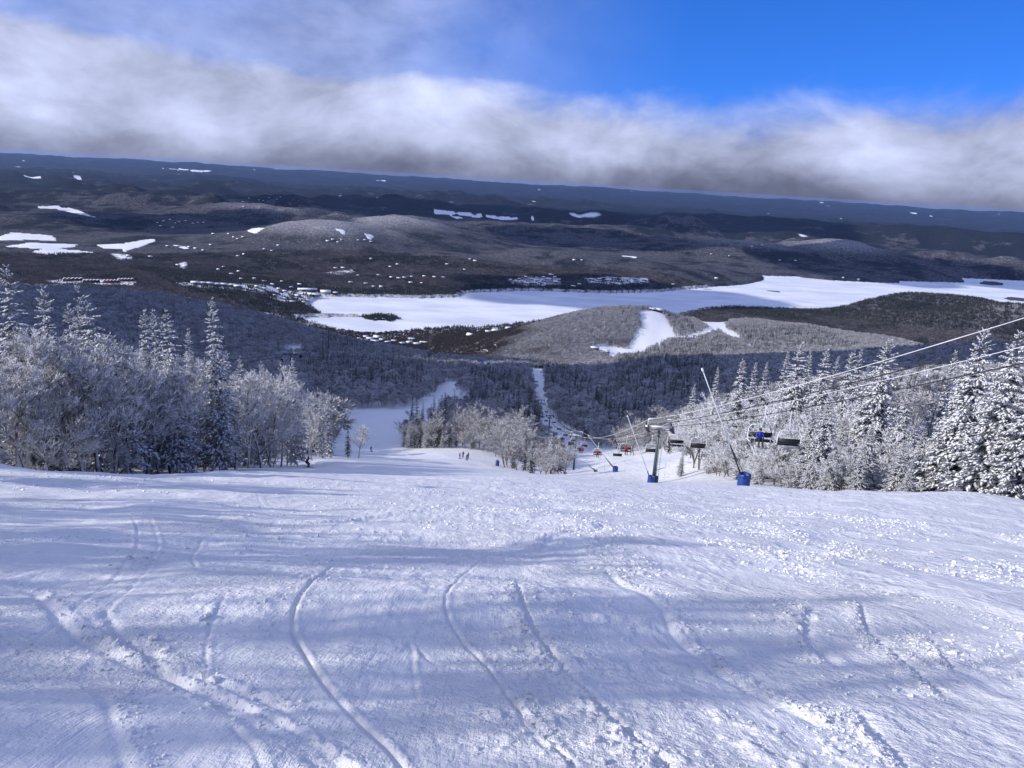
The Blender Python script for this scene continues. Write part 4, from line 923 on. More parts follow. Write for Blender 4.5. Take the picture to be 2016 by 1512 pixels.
for i, (px, r, h) in enumerate([(796, 238, 7), (806, 236, 9.5), (815, 234, 8), (826, 233, 11), (838, 231, 9), (850, 230, 12), (861, 229, 10), (872, 228, 8), (884, 227, 10.5), (897, 226, 7), (930, 224, 8), (1010, 168, 6.5), (1046, 150, 8), (1082, 141, 9), (1100, 138, 7)]):
    x, y, z, _ = spot(px, r); put_tree('sp', (6, 1, 6)[i % 3], x, y, z - .1, h, 1.2, 'flecked spruce at the front edge of the middle wood, %s from left' % nth(i), 'spruces along the front of the middle wood')
# ------------------------------------------------------------------ chairlift
simple('tower_green', (0.055, 0.085, 0.085), 0.5, 0.2, 0.2, 2.0)
simple('galvanised', (0.42, 0.43, 0.45), 0.45, 0.6, 0.12, 3.0)
simple('black_pad', (0.012, 0.012, 0.014), 0.55, 0, 0.25, 5.0)
simple('dark_steel', (0.05, 0.05, 0.055), 0.5, 0.5, 0.2, 4.0)
simple('rimed_steel', (0.74, 0.75, 0.78), 0.8, 0, 0.08, 6.0)
simple('blue_vinyl', (0.010, 0.045, 0.23), 0.45, 0, 0.25, 2.5, 0.3)
simple('rope_steel', (0.030, 0.030, 0.034), 0.5, 0.3, 0.2, 1.0)
def boxm(c, s, bev=0.0, rot=None):
    bm = bmesh.new(); bmesh.ops.create_cube(bm, size=1.0); bmesh.ops.scale(bm, vec=s, verts=bm.verts)
    if bev: bmesh.ops.bevel(bm, geom=bm.edges[:], offset=bev, segments=2, affect='EDGES')
    if rot is not None: bmesh.ops.rotate(bm, cent=(0, 0, 0), matrix=rot, verts=bm.verts)
    bmesh.ops.translate(bm, vec=c, verts=bm.verts); bmesh.ops.triangulate(bm, faces=bm.faces[:])
    bm.verts.index_update(); V = np.array([v.co[:] for v in bm.verts]); Fc = np.array([[v.index for v in f.verts] for f in bm.faces]); bm.free(); return V, Fc
def lathe(prof, k=16):
    P = np.array(prof, float); V = []; F_ = []; n = len(P)
    for i in range(n):
        for j in range(k): a = j * 2 * math.pi / k; V.append((P[i, 0] * math.cos(a), P[i, 0] * math.sin(a), P[i, 1]))
    for i in range(n - 1):
        for j in range(k): a = i * k + j; b = i * k + (j + 1) % k; F_ += [[a, b, b + k], [a, b + k, a + k]]
    return np.array(V), np.array(F_)
def M1(name, mat, *vfs, sm=False):
    a = Acc()
    for vf in vfs: a.add(vf)
    return a.mesh(name, [MAT[mat]], sm)
def line_x(y): return 20.7 - 0.010 * max(y - 100, 0)
G2 = 1.7
# distance along the line, picture height of the cross arm
TOWER_PY = [(97, 1300, 838), (204, 1150, 857), (327, 1091, 818), (412, 1071, 787), (498, 1058, 773), (603, 1047, 765), (709, 1039, 746), (798, 1034, 736), (905, 1030, 729)]
TOW = [(-28.0, CAMZ + 20.0)]
for y, px, py in TOWER_PY:
    x = line_x(y); th, t = ray(px, py); r = math.hypot(x, y); TOW.append((y, CAMZ - float(t) * r))
TOW.append((1000.0, gz(line_x(1000), 1000) + 5.0))
def rope_z(y):
    ys = [a for a, b in TOW]; zs = [b for a, b in TOW]; i = max(0, min(len(ys) - 2, int(np.searchsorted(ys, y)) - 1)); u = (y - ys[i]) / (ys[i + 1] - ys[i]); L = ys[i + 1] - ys[i]
    return zs[i] * (1 - u) + zs[i + 1] * u - 4 * u * (1 - u) * (0.022 * (0.6 if L > 110 else 1) if i > 0 else 0.0144) * L
def rope(side, dz, rad, mat, name, label, rough=0):
    pts = []; y = TOW[0][0]; rg = random.Random(3)
    while y < 1000:
        pts.append((line_x(y) + side * G2, y, rope_z(y) + dz)); y += max(1.5, abs(y) * .02)
    rr = [rad * (1 if not rough else rg.uniform(.75, 1.25)) * (1 + max(p[1], 0) / 500 if mat != 'rope_steel' else 1 + max(p[1], 0) / 300) for p in pts]
    return link(name, M1(name, mat, tube(pts, rr, 6), sm=True), label=label, cat='cable')
rope(-1, 0.0, .030, 'rope_steel', 'haul_rope', 'dark haul rope of the uphill side carrying the chairs'); rope(1, 0.0, .030, 'rope_steel', 'haul_rope', 'dark haul rope of the downhill side with empty chairs')
rope(-1, 0.80, .018, 'rimed_steel', 'signal_cable', 'white rime thick cable over the uphill rope, upper of the two', 1); rope(1, 0.80, .016, 'rimed_steel', 'signal_cable', 'white rime thick cable over the downhill rope, lower of the two', 1)
def lift_tower(y, i):
    x = line_x(y); z = gz(x, y); top = rope_z(y) - 0.30; H = top - z; big = y < 420
    o = bpy.data.objects.new('lift_tower', None); COL.objects.link(o); o.location = (x, y, z); tag(o, 'green lift tower nearest the viewer with ladder and rimed cross arm' if i == 0 else ('dark lift tower %s in line down the slope, standing on the cleared lift line' % nth(i)), 'lift tower', 'towers of the chairlift')
    link('pole', M1('pole', 'tower_green', tube([(0, 0, -.4), (0, 0, H * .5), (0, 0, H)], [.32, .27, .22], 12), sm=True), o)
    ca = link('cross_arm', M1('cross_arm', 'rimed_steel' if i < 2 else 'dark_steel', boxm((0, 0, H + .12), (2 * G2 + .6, .26, .24), .03)), o)
    for s in (-1, 1):
        if y < 700:
            sh = link('sheave_train', M1('sheave_train', 'dark_steel', boxm((s * G2, 0, H + .24), (.10, 2.6, .16), .02)), o)
            for k in range(6):
                V, Fc = lathe([(0.02, -.04), (.19, -.04), (.16, 0), (.19, .04), (.02, .04)], 10); V = V[:, [2, 0, 1]]; link('sheave_wheel', M1('sheave_wheel', 'black_pad', (V + [s * G2, -1.05 + k * .42, H + .20], Fc)), sh)
        link('lifting_frame', M1('lifting_frame', 'rimed_steel' if i < 2 else 'dark_steel', tube([(s * G2, -.1, H + .2), (s * G2 * 1.0, -.1, H + 1.25), (s * G2 * .5, -.1, H + 1.3)], .06, 5)), o)
    if big:
        ld = link('ladder', M1('ladder', 'galvanised', tube([(-.22 + .30, -.42, .4), (-.22 + .30, -.36, H)], .03, 4), tube([(.22 + .30, -.42, .4), (.22 + .30, -.36, H)], .03, 4)), o)
        rung = M1('rung', 'galvanised', tube([(-.22, 0, 0), (.22, 0, 0)], .02, 4))
        for k in range(int((H - .5) / .33)): link('rung', rung, ld, (.30, -.41, .6 + k * .33))
        pf = link('work_platform', M1('work_platform', 'dark_steel', boxm((G2, -.0, H - .35), (.5, 2.4, .05)), boxm((-G2, 0, H - .35), (.5, 2.4, .05)), tube([(-G2, 0, H - .33), (G2, 0, H - .33)], .04, 5)), o)
    if i == 0:
        V, Fc = lathe([(.62, -.3), (.64, .2), (.62, .95), (.50, 1.0), (.42, .96)], 14); link('crash_pad', M1('crash_pad', 'blue_vinyl', (V, Fc), sm=True), o)
    return o
for i, (y, z) in enumerate(TOW[1:-1]): lift_tower(y, i)
def chair_meshes():
    W = 0.90
    seat = M1('seat', 'black_pad', boxm((0, -.02, 0), (2 * W, .50, .10), .03)); back = M1('backrest', 'black_pad', boxm((0, .27, .36), (2 * W, .07, .40), .03, None))
    arc = [(-W - .03, -.30, .02), (-W - .05, .20, .0), (-W - .05, .30, .25), (-W - .04, .30, .80), (-W * .92, .24, 1.08), (-W * .75, .18, 1.20), (0, .12, 1.24), (W * .75, .18, 1.20), (W * .92, .24, 1.08), (W + .04, .30, .80), (W + .05, .30, .25), (W + .05, .20, 0), (W + .03, -.30, .02)]
    frame = M1('bail_frame', 'rimed_steel', tube(arc, .034, 6), sm=True)
    hang = M1('hanger', 'rimed_steel', tube([(0, .12, 1.24), (0, .02, 1.55), (0, -.14, 2.0), (0, -.12, 2.5), (0, 0, 2.82)], .036, 6), sm=True)
    grip = M1('grip', 'dark_steel', boxm((0, 0, 2.88), (.14, .42, .16), .03))
    foot = M1('footrest', 'galvanised', tube([(-.6, -.42, -.48), (.6, -.42, -.48)], .022, 5), tube([(-.6, -.42, -.48), (-.6, -.36, .3), (-W, .2, .5)], .022, 5), tube([(.6, -.42, -.48), (.6, -.36, .3), (W, .2, .5)], .022, 5))
    arm = M1('armrest', 'galvanised', tube([(0, .24, .18), (0, -.22, .18), (0, -.24, .02)], .025, 5))
    return seat, back, frame, hang, grip, foot, arm
CH = chair_meshes()
_a = Acc()
for me in CH[:5]:
    V = np.empty(len(me.vertices) * 3, np.float32); me.vertices.foreach_get('co', V); Fc = np.array([p.vertices[:] for p in me.polygons]); _a.add((V.reshape(-1, 3), Fc), 0 if me.name.startswith(('seat', 'back', 'grip')) else 1)
CH_FAR = _a.mesh('chair', [MAT['black_pad'], MAT['dark_steel']])
def chair(y, side, n, label):
    x = line_x(y) + side * G2; z = rope_z(y) - 2.90; rz = 0.0 if side < 0 else math.pi
    if y > 330:
        return link('lift_chair', CH_FAR, None, (x, y, z), label, 'lift chair', 'chairs of the chairlift')
    o = bpy.data.objects.new('lift_chair', None); COL.objects.link(o); o.location = (x, y, z); o.rotation_euler = (0, 0, rz); tag(o, label, 'lift chair', 'chairs of the chairlift')
    for nm, me in zip(('seat', 'backrest', 'bail_frame', 'hanger', 'grip', 'footrest'), CH[:6]):
        if nm == 'footrest' and y < 70: pass
        link(nm, me, o)
    for dx in (-.87, 0, .87): link('armrest', CH[6], o, (dx, 0, 0))
    return o
UPC = []; y = 53.0; n = 0
ys_up = [53.0, 79.5, 112, 144, 176, 201, 232] + [232 + 31 * k for k in range(1, 24)]
ys_dn = [56.5, 83.0, 109, 140, 168, 197, 228] + [228 + 31 * k for k in range(1, 24)]
occ = {53.0: 'uphill chair carrying a person in blue, nearest chair of the lift', 112: 'uphill chair carrying one person in red, left of the nearest tower', 144: 'uphill chair with one red jacketed person, third occupied from the right', 176: 'uphill chair with two people, one in red', 201: 'uphill chair with three dark dressed people beside the second tower', 232: 'uphill chair with one dark dressed person beyond the second tower'}
for k, y in enumerate(ys_up): UPC.append(chair(y, -1, k, occ.get(y, 'empty chair on the uphill rope, %s chair down the line' % nth(k))))
for k, y in enumerate(ys_dn): chair(y, 1, k, 'empty chair on the downhill rope, %s chair down the line' % nth(k))
def station():
    y = 1000.0; x = line_x(y); z = gz(x, y); o = bpy.data.objects.new('lift_station', None); COL.objects.link(o); o.location = (x, y, z); tag(o, 'dark lower chairlift station at the end of the lift line', 'lift station')
    link('housing', M1('housing', 'dark_steel', boxm((0, 0, 6.0), (5.2, 9, 2.2), .5)), o); link('roof_snow', M1('roof_snow', 'tree_snow', boxm((0, 0, 7.25), (5.0, 8.6, .35), .15)), o)
    for dy in (-2.5, 2.5): link('leg', M1('leg', 'dark_steel', boxm((0, dy, 2.2), (1.0, .8, 5.6), .1)), o)
    V, Fc = lathe([(.3, -.15), (2.0, -.15), (1.9, 0), (2.0, .15), (.3, .15)], 20); link('bullwheel', M1('bullwheel', 'galvanised', (V + [0, -3, 4.6], Fc)), o)
    h = bpy.data.objects.new('operator_hut', None); COL.objects.link(h); h.location = (x - 9, y + 3, gz(x - 9, y + 3)); tag(h, 'small dark operator hut with snowy roof beside the lower lift station', 'hut')
    link('wall', M1('wall', 'dark_steel', boxm((0, 0, 1.4), (4, 3, 2.9), .05)), h); link('roof', M1('roof', 'tree_snow', boxm((0, 0, 3.05), (4.8, 3.8, .4), .1)), h)
    link('window', M1('window', 'rope_steel', boxm((0, -1.52, 1.8), (2.2, .06, .9))), h)
station()
# ------------------------------------------------------------------ snow lances
def lance(bx, by, r, tx, ty, rt, label, pad=1.0, low_dark=.36):
    x, y, z, _ = spot(bx, r); th, t = ray(tx, ty); T = Vector((rt * math.sin(th), rt * math.cos(th), CAMZ - float(t) * rt)); B = Vector((x, y, z))
    o = bpy.data.objects.new('snow_lance', None); COL.objects.link(o); o.location = B; tag(o, label, 'snow lance', 'snow making lances along the lift')
    d = T - B; P0 = np.array((0, 0, .3)); Dn = np.array(d); q = lambda u: tuple(P0 * (1 - u) + Dn * u)
    link('mast', M1('mast', 'dark_steel', tube([q(-.01), q(.15), q(low_dark)], [.075, .07, .06], 8), sm=True), o)
    link('boom', M1('boom', 'rimed_steel', tube([q(low_dark - .01), q(.6), q(.8), q(.985)], [.062, .055, .045, .035], 8), sm=True), o)
    hd = link('nozzle_head', M1('nozzle_head', 'rimed_steel', tube([q(.965), q(.985), q(1.0)], [.05, .10, .06], 8), sm=True), o)
    link('hose', M1('hose', 'black_pad', tube([q(low_dark), tuple(np.array(q(low_dark * .6)) + (.16, 0, -.05)), (.25, -.1, .5), (.5, -.2, .03)], .03, 5), sm=True), o)
    if pad:
        V, Fc = lathe([(.50, -.35), (.52, .1), (.52, 1.0), (.50, 1.08), (.40, 1.06), (.38, .3)], 14); V = V * [pad, pad, pad]; link('crash_pad', M1('crash_pad', 'blue_vinyl', (V, Fc), sm=True), o)
        fl = link('pad_flap', M1('pad_flap', 'blue_vinyl', boxm((-.20 * pad, -.50 * pad, 1.0 * pad), (.30, .06, .35), .02)), o)
    else:
        link('foot_plate', M1('foot_plate', 'dark_steel', boxm((0, 0, .12), (.6, .5, .3), .04)), o)
    return o
lance(1463, 945, 60, 1382, 725, 57, 'tallest snow lance leaning left from a round blue crash pad at the stand edge', .98)
lance(1281, 940, 98, 1235, 818, 96, 'white snow lance leaning left from a blue pad at the nearest lift tower', .95, .05)
lance(1211, 930, 122, 1158, 857, 118, 'snow lance leaning left from a square blue pad left of the tower', .9, .38)
lance(1172, 933, 128, 1103, 883, 124, 'low slanting snow lance without a pad left of the blue pads', 0, .2)
lance(1112, 936, 132, 1082, 910, 130, 'leftmost low snow lance half hidden by the crest of the piste', 0, .5)
def crash_mat():
    x, y, z, _ = spot(979, 172); o = bpy.data.objects.new('crash_pad_post', None); COL.objects.link(o); o.location = (x, y, z); tag(o, 'dark blue padded post at the wood edge beside the standing group', 'padded post')
    V, Fc = lathe([(.42, -.3), (.45, .1), (.45, 1.3), (.36, 1.4), (.05, 1.42)], 12); link('pad', M1('pad', 'blue_vinyl', (V, Fc), sm=True), o); link('pipe', M1('pipe', 'dark_steel', tube([(0, 0, 1.3), (0, 0, 1.9)], .05, 6)), o)
crash_mat()
for px, r, lb in ((1189, 120, 'thin marker stake in the snow left of the blue pads'), (1229, 118, 'thin marker stake between the two blue pads'), (1307, 106, 'thin marker stake on the snow bank right of the nearest tower')):
    x, y, z, _ = spot(px, r); o = bpy.data.objects.new('marker_stake', None); COL.objects.link(o); o.location = (x, y, z); tag(o, lb, 'stake', 'marker stakes by the lift line')
    link('cane', M1('cane', 'galvanised', tube([(0, 0, -.3), (.03, 0, 2.2)], .022, 5)), o); link('tip', M1('tip', 'dark_steel', tube([(.03, 0, 2.2), (.032, 0, 2.35)], .03, 5)), o)
# ------------------------------------------------------------------ people
for nm, c in (('cloth_black', (.012, .012, .016)), ('cloth_navy', (.012, .016, .045)), ('cloth_red', (.46, .018, .012)), ('cloth_blue', (.012, .035, .30)), ('cloth_rust', (.20, .03, .02)), ('skin', (.50, .32, .25)), ('glove', (.015, .015, .015)), ('boot', (.03, .03, .035)), ('helmet', (.02, .02, .022)), ('goggle', (.05, .035, .02)), ('ski_top', (.04, .05, .10))):
    simple(nm, c, .6 if nm not in ('helmet', 'goggle') else .25, 0, .2, 12)
BODY = {}
def body(pose, jacket, pants):
    """one continuous figure: voxel-joined limbs, torso, neck and head with nose; cloth by region. Faces -Y."""
    key = (pose, jacket, pants)
    if key in BODY: return BODY[key]
    if pose == 'sit':      # seat plane at z=0
        J = dict(pel=(0, .08, .10), ch=(0, .12, .45), nk=(0, .10, .62), hd=(0, .06, .76), ls=(.19, .11, .53), rs=(-.19, .11, .53), le=(.27, -.02, .30), re=(-.27, -.02, .30), lh=(.17, -.24, .22), rh=(-.17, -.24, .22),
                 lk=(.13, -.36, .10), rk=(-.13, -.36, .10), la=(.15, -.42, -.32), ra=(-.15, -.42, -.32), lt=(.16, -.62, -.36), rt=(-.16, -.62, -.36), lp=(.10, .06, .09), rp=(-.10, .06, .09))
    elif pose == 'ski':    # crouched, knees bent, leaning in
        J = dict(pel=(0, .10, .86), ch=(.03, -.10, 1.24), nk=(.04, -.17, 1.42), hd=(.05, -.24, 1.56), ls=(.22, -.12, 1.33), rs=(-.16, -.12, 1.33), le=(.40, -.18, 1.10), re=(-.36, -.18, 1.10), lh=(.44, -.44, 1.04), rh=(-.38, -.44, 1.04),
                 lk=(.17, -.18, .50), rk=(-.12, -.20, .50), la=(.15, .04, .12), ra=(-.15, .04, .12), lt=(.15, -.18, .07), rt=(-.15, -.18, .07), lp=(.10, .08, .84), rp=(-.10, .08, .84))
    else:
        J = dict(pel=(0, .02, .92), ch=(0, .0, 1.30), nk=(0, -.01, 1.48), hd=(0, -.04, 1.62), ls=(.20, .0, 1.40), rs=(-.20, .0, 1.40), le=(.31, .02, 1.14), re=(-.31, .02, 1.14), lh=(.30, -.20, .98), rh=(-.30, -.20, .98),
                 lk=(.13, -.05, .50), rk=(-.13, -.05, .50), la=(.14, .03, .12), ra=(-.14, .03, .12), lt=(.15, -.18, .07), rt=(-.15, -.18, .07), lp=(.10, .02, .90), rp=(-.10, .02, .90))
    J = {k: np.array(v) for k, v in J.items()}
    S = [('pel', 'ch', .155, .175, 0), ('ch', 'nk', .17, .07, 0), ('nk', 'hd', .06, .07, 2), ('ch', 'ls', .13, .095, 0), ('ch', 'rs', .13, .095, 0), ('ls', 'le', .085, .068, 0), ('rs', 're', .085, .068, 0), ('le', 'lh', .066, .048, 0), ('re', 'rh', .066, .048, 0),
         ('pel', 'lp', .15, .125, 1), ('pel', 'rp', .15, .125, 1), ('lp', 'lk', .115, .085, 1), ('rp', 'rk', .115, .085, 1), ('lk', 'la', .085, .068, 1), ('rk', 'ra', .085, .068, 1), ('la', 'lt', .082, .060, 3), ('ra', 'rt', .082, .060, 3)]
    bm = bmesh.new()
    def ball(p, r, sc=(1, 1, 1)):
        g = bmesh.ops.create_icosphere(bm, subdivisions=2, radius=r); bmesh.ops.scale(bm, vec=sc, verts=g['verts']); bmesh.ops.translate(bm, vec=p, verts=g['verts'])
    for a, b, r0, r1, m in S:
        n = 5
        for i in range(n): u = i / (n - 1); ball(J[a] * (1 - u) + J[b] * u, r0 * (1 - u) + r1 * u)
    hd = J['hd']; ball(hd, .105, (.88, 1.0, 1.15)); ball(hd + np.array((0, -.105, -.01)), .022); ball(hd + np.array((0, -.085, -.06)), .035)
    for s in (-1, 1): ball(hd + np.array((s * .09, .01, 0)), .022)
    me = bpy.data.meshes.new('body'); bm.to_mesh(me); bm.free(); t = bpy.data.objects.new('body_source', me); COL.objects.link(t)
    md = t.modifiers.new('join', 'REMESH'); md.mode = 'VOXEL'; md.voxel_size = .024; md.use_smooth_shade = True; sm = t.modifiers.new('soft', 'SMOOTH'); sm.iterations = 3
    dg = bpy.context.evaluated_depsgraph_get(); dg.update(); out = bpy.data.meshes.new_from_object(t.evaluated_get(dg)); bpy.data.objects.remove(t); out.name = 'body'
    out.materials.clear()
    for m in (jacket, pants, 'skin', 'boot'): out.materials.append(MAT[m])
    C = np.empty(len(out.polygons) * 3, np.float32); out.polygons.foreach_get('center', C); C = C.reshape(-1, 3); best = np.full(len(C), 9.0); mi = np.zeros(len(C), int)
    for a, b, r0, r1, m in S + [('hd', 'hd', .11, .11, 2)]:
        e = J[b] - J[a]; u = np.clip(((C - J[a]) @ e) / max(e @ e, 1e-9), 0, 1); d = np.linalg.norm(C - J[a] - u[:, None] * e, axis=1) - (r0 * (1 - u) + r1 * u); k = d < best; best[k] = d[k]; mi[k] = m
    out.polygons.foreach_set('material_index', mi.astype(np.int32)); out.polygons.foreach_set('use_smooth', np.ones(len(C), bool)); out.update()
    BODY[key] = (out, J); return BODY[key]
def glove_mesh():
    a = Acc(); a.add(boxm((0, -.02, 0), (.085, .10, .05), .018))
    for k, (dx, L) in enumerate(((-.033, .060), (-.011, .072), (.011, .068), (.033, .052))): a.add(tube([(dx, -.06, .0), (dx, -.06 - L * .6, -.004), (dx, -.06 - L * .8, -.035)], [.012, .011, .009], 5))
    a.add(tube([(.04, .0, 0), (.066, -.03, -.01), (.064, -.06, -.03)], [.013, .012, .010], 5)); return a.mesh('glove', [MAT['glove']], True)
GLOVE = glove_mesh()
HELM = M1('helmet', 'helmet', lathe([(.0, .135), (.06, .125), (.105, .085), (.122, .02), (.118, -.03), (.108, -.05)], 14), sm=True)
GOGG = M1('goggles', 'goggle', boxm((0, -.100, .012), (.15, .045, .062), .018))
SKI = M1('ski', 'ski_top', boxm((0, 0, .0), (.09, 1.45, .02)), tube([(0, -.72, 0), (0, -.80, .02), (0, -.86, .08)], [.045, .04, .02], 6))
POLE = M1('ski_pole', 'dark_steel', tube([(0, 0, .06), (0, .03, -.5), (0, .06, -1.05)], .010, 5), tube([(0, .055, -.97), (0, .056, -.99)], .04, 6))
def person(pose, jacket, pants, loc, rz, label, skis=True, poles=True, lean=0.0, sc=1.0):
    me, J = body(pose, jacket, pants); o = bpy.data.objects.new('person', None); COL.objects.link(o); o.location = loc; o.rotation_euler = (0, lean, rz); o.scale = (sc,) * 3; tag(o, label, 'person')
    link('body', me, o); link('helmet', HELM, o, J['hd'] + np.array((0, .005, .03))); link('goggles', GOGG, o, J['hd'])
    for h in ('lh', 'rh'):
        g = link('glove', GLOVE, o, J[h]); g.scale = (1, 1, 1) if h == 'lh' else (-1, 1, 1)
        if poles and pose != 'sit': link('ski_pole', POLE, o, J[h] + np.array((0, -.06, 0))).rotation_euler = (math.radians(28 if pose == 'ski' else 4), 0, 0)
    if skis:
        for f, a in (('lt', 'la'), ('rt', 'ra')):
            p = (J[f] + J[a]) / 2; k = link('ski', SKI, o, (p[0], p[1] - .02, J[f][2] - .065)); 
            if pose == 'sit': k.rotation_euler = (math.radians(-12), 0, 0)
    return o
def on_ground(px, r): x, y, z, _ = spot(px, r); return (x, y, z + .02)
person('ski', 'cloth_black', 'cloth_black', on_ground(607, 90), math.radians(75), 'dark dressed skier turning at the left piste edge below the stand', lean=math.radians(-14))
person('ski', 'cloth_black', 'cloth_navy', on_ground(731, 215), math.radians(160), 'dark skier alone on the piste right of the lone spreading tree', lean=math.radians(8))
person('stand', 'cloth_black', 'cloth_black', on_ground(905, 182), math.radians(100), 'leftmost of the dark figures standing together on the piste')
person('stand', 'cloth_navy', 'cloth_black', on_ground(911.5, 192), math.radians(200), 'second figure from the left in the standing group, furthest uphill')
person('stand', 'cloth_black', 'cloth_navy', on_ground(919, 179), math.radians(60), 'third figure from the left in the standing group, nearest the viewer')
person('stand', 'cloth_rust', 'cloth_black', on_ground(922, 186), math.radians(250), 'rightmost figure of the standing group, in a reddish jacket')
person('ski', 'cloth_black', 'cloth_black', on_ground(893, 610), math.radians(170), 'tiny skier far down the lower piste')
person('ski', 'cloth_navy', 'cloth_black', on_ground(876, 560), math.radians(190), 'tiny skier at the left side of the lower piste')
def rider(k, dx, jacket, label):
    c = UPC[k]; person('sit', jacket, 'cloth_black', (c.location.x + dx, c.location.y + .02, c.location.z + .035), 0.0, label, skis=True, poles=False)
rider(0, -.10, 'cloth_blue', 'person in a blue jacket sitting on the nearest chair'); rider(2, .05, 'cloth_red', 'person in a red jacket sitting on the chair left of the tower'); rider(3, -.05, 'cloth_red', 'red jacketed person alone on the chair above the square blue pad')
rider(4, .45, 'cloth_red', 'red jacketed person at the right of a chair for two'); rider(4, -.15, 'cloth_black', 'dark dressed person left of a red one on the same chair')
rider(5, -.6, 'cloth_black', 'leftmost of three dark riders beside the second tower'); rider(5, 0, 'cloth_rust', 'middle of three riders beside the second tower'); rider(5, .6, 'cloth_black', 'rightmost of three dark riders beside the second tower'); rider(6, 0, 'cloth_navy', 'dark dressed person alone on a chair beyond the second tower')
# ------------------------------------------------------------------ buildings in the valley
simple('timber_dark', (0.05, 0.035, 0.028), .7, 0, .3, .4); simple('timber_red', (0.16, 0.022, 0.018), .7, 0, .25, .4); simple('render_cream', (0.36, 0.31, 0.25), .8, 0, .15, .3); simple('render_grey', (0.16, 0.15, 0.15), .8, 0, .2, .3); simple('window_glass', (0.02, 0.022, 0.026), .15, 0, .2, .5)
def gable(L, D, Hh, rise, over=.7):
    """walls with gable ends, and a thick snow roof"""
    x, y = L / 2, D / 2
    V = np.array([(-x, -y, -3), (x, -y, -3), (x, y, -3), (-x, y, -3), (-x, -y, Hh), (x, -y, Hh), (x, y, Hh), (-x, y, Hh), (-x, 0, Hh + rise), (x, 0, Hh + rise)])
    Fw = np.array([(0, 1, 5), (0, 5, 4), (2, 3, 7), (2, 7, 6), (1, 2, 6), (1, 6, 5), (5, 6, 9), (3, 0, 4), (3, 4, 7), (7, 4, 8)])
    k = rise / y; xo = x + over; yo = y + over; t = .55; zl = Hh - over * k + .05; zr = Hh + rise + .05
    R = np.array([(-xo, -yo, zl), (xo, -yo, zl), (xo, 0, zr), (-xo, 0, zr), (-xo, yo, zl), (xo, yo, zl), (-xo, -yo, zl + t), (xo, -yo, zl + t), (xo, 0, zr + t), (-xo, 0, zr + t), (-xo, yo, zl + t), (xo, yo, zl + t)])
    q = [(6, 7, 8, 9), (9, 8, 11, 10), (1, 0, 3, 2), (2, 3, 4, 5), (0, 1, 7, 6), (5, 4, 10, 11)]
    Fr = [f for a, b, c, d in q for f in ((a, b, c), (a, c, d))] + [(1, 2, 8), (1, 8, 7), (2, 5, 11), (2, 11, 8), (3, 0, 6), (3, 6, 9), (4, 3, 9), (4, 9, 10)]
    return (V, Fw), (R, np.array(Fr))
_GB = {}
def gb(L, D, Hh, rise, mat):
    k = (L, D, Hh, rise, mat)
    if k not in _GB:
        w, r = gable(L, D, Hh, rise); _GB[k] = (M1('wall', mat, w), M1('roof', 'tree_snow', r))
    return _GB[k]
PANE = M1('window', 'window_glass', boxm((0, 0, 0), (1.4, .12, 1.5))); DOOR = M1('door', 'timber_dark', boxm((0, 0, 0), (1.2, .14, 2.2)))
def house(px, py, L, D, Hh, rise, mat, rz, label, group=None, cat='house', win=0, name=None, rmin=2500, loc=None, floors=1):
    x, y, z, r = hit(px, py, rmin) if loc is None else (*loc, 0)
    o = bpy.data.objects.new(name or 'house', None); COL.objects.link(o); o.location = (x, y, z); o.rotation_euler = (0, 0, rz + math.atan2(-x, y)); tag(o, label, cat, group)
    w, rf = gb(L, D, Hh, rise, mat); link('wall', w, o); link('roof', rf, o)
    if win:
        for f in range(floors):
            for k in range(win): link('window', PANE, o, (-L / 2 + (k + .5) * L / win, -D / 2 - .03, 1.6 + f * 3.0))
        link('door', DOOR, o, (L * .22, -D / 2 - .04, 1.1))
    return o
_hr = random.Random(21)
# condominium row at the far left
for k, (px, py, w, m, lb) in enumerate([(144, 553, 76, 'timber_dark', 'long dark condominium block with several snowy gables, left of the row'), (180, 556, 66, 'timber_dark', 'low dark condominium block, second from left in the row'), (220, 557, 66, 'timber_red', 'dark red condominium block with snowy gables, third in the row'), (248, 554, 66, 'timber_red', 'red condominium block at the right end of the row')]):
    x, y, z, r = hit(px, py, 2500); L = w * r / 3700
    o = bpy.data.objects.new('condominium_block', None); COL.objects.link(o); o.location = (x, y, z); o.rotation_euler = (0, 0, math.atan2(-x, y)); tag(o, lb, 'building', 'condominium row')
    link('wall', M1('wall', m, boxm((0, 0, 3.0), (L, 16, 12), .05)), o); n = 5
    for j in range(n):
        wv, rf = gable(16, L / n - 1.2, 4.0, 4.0, .3)
        rot = lambda V: np.stack([-V[:, 1], V[:, 0], V[:, 2]], -1)
        g = link('gable_wall', M1('gable_wall', m, (rot(wv[0]), wv[1])), o, (-L / 2 + (j + .5) * L / n, 0, 5.2)); link('gable_roof', M1('gable_roof', 'tree_snow', (rot(rf[0]), rf[1])), g)
    for j in range(8):
        for f in range(2): link('window', PANE, o, (-L / 2 + (j + .5) * L / 8, -8.05, 2.0 + f * 3.2))
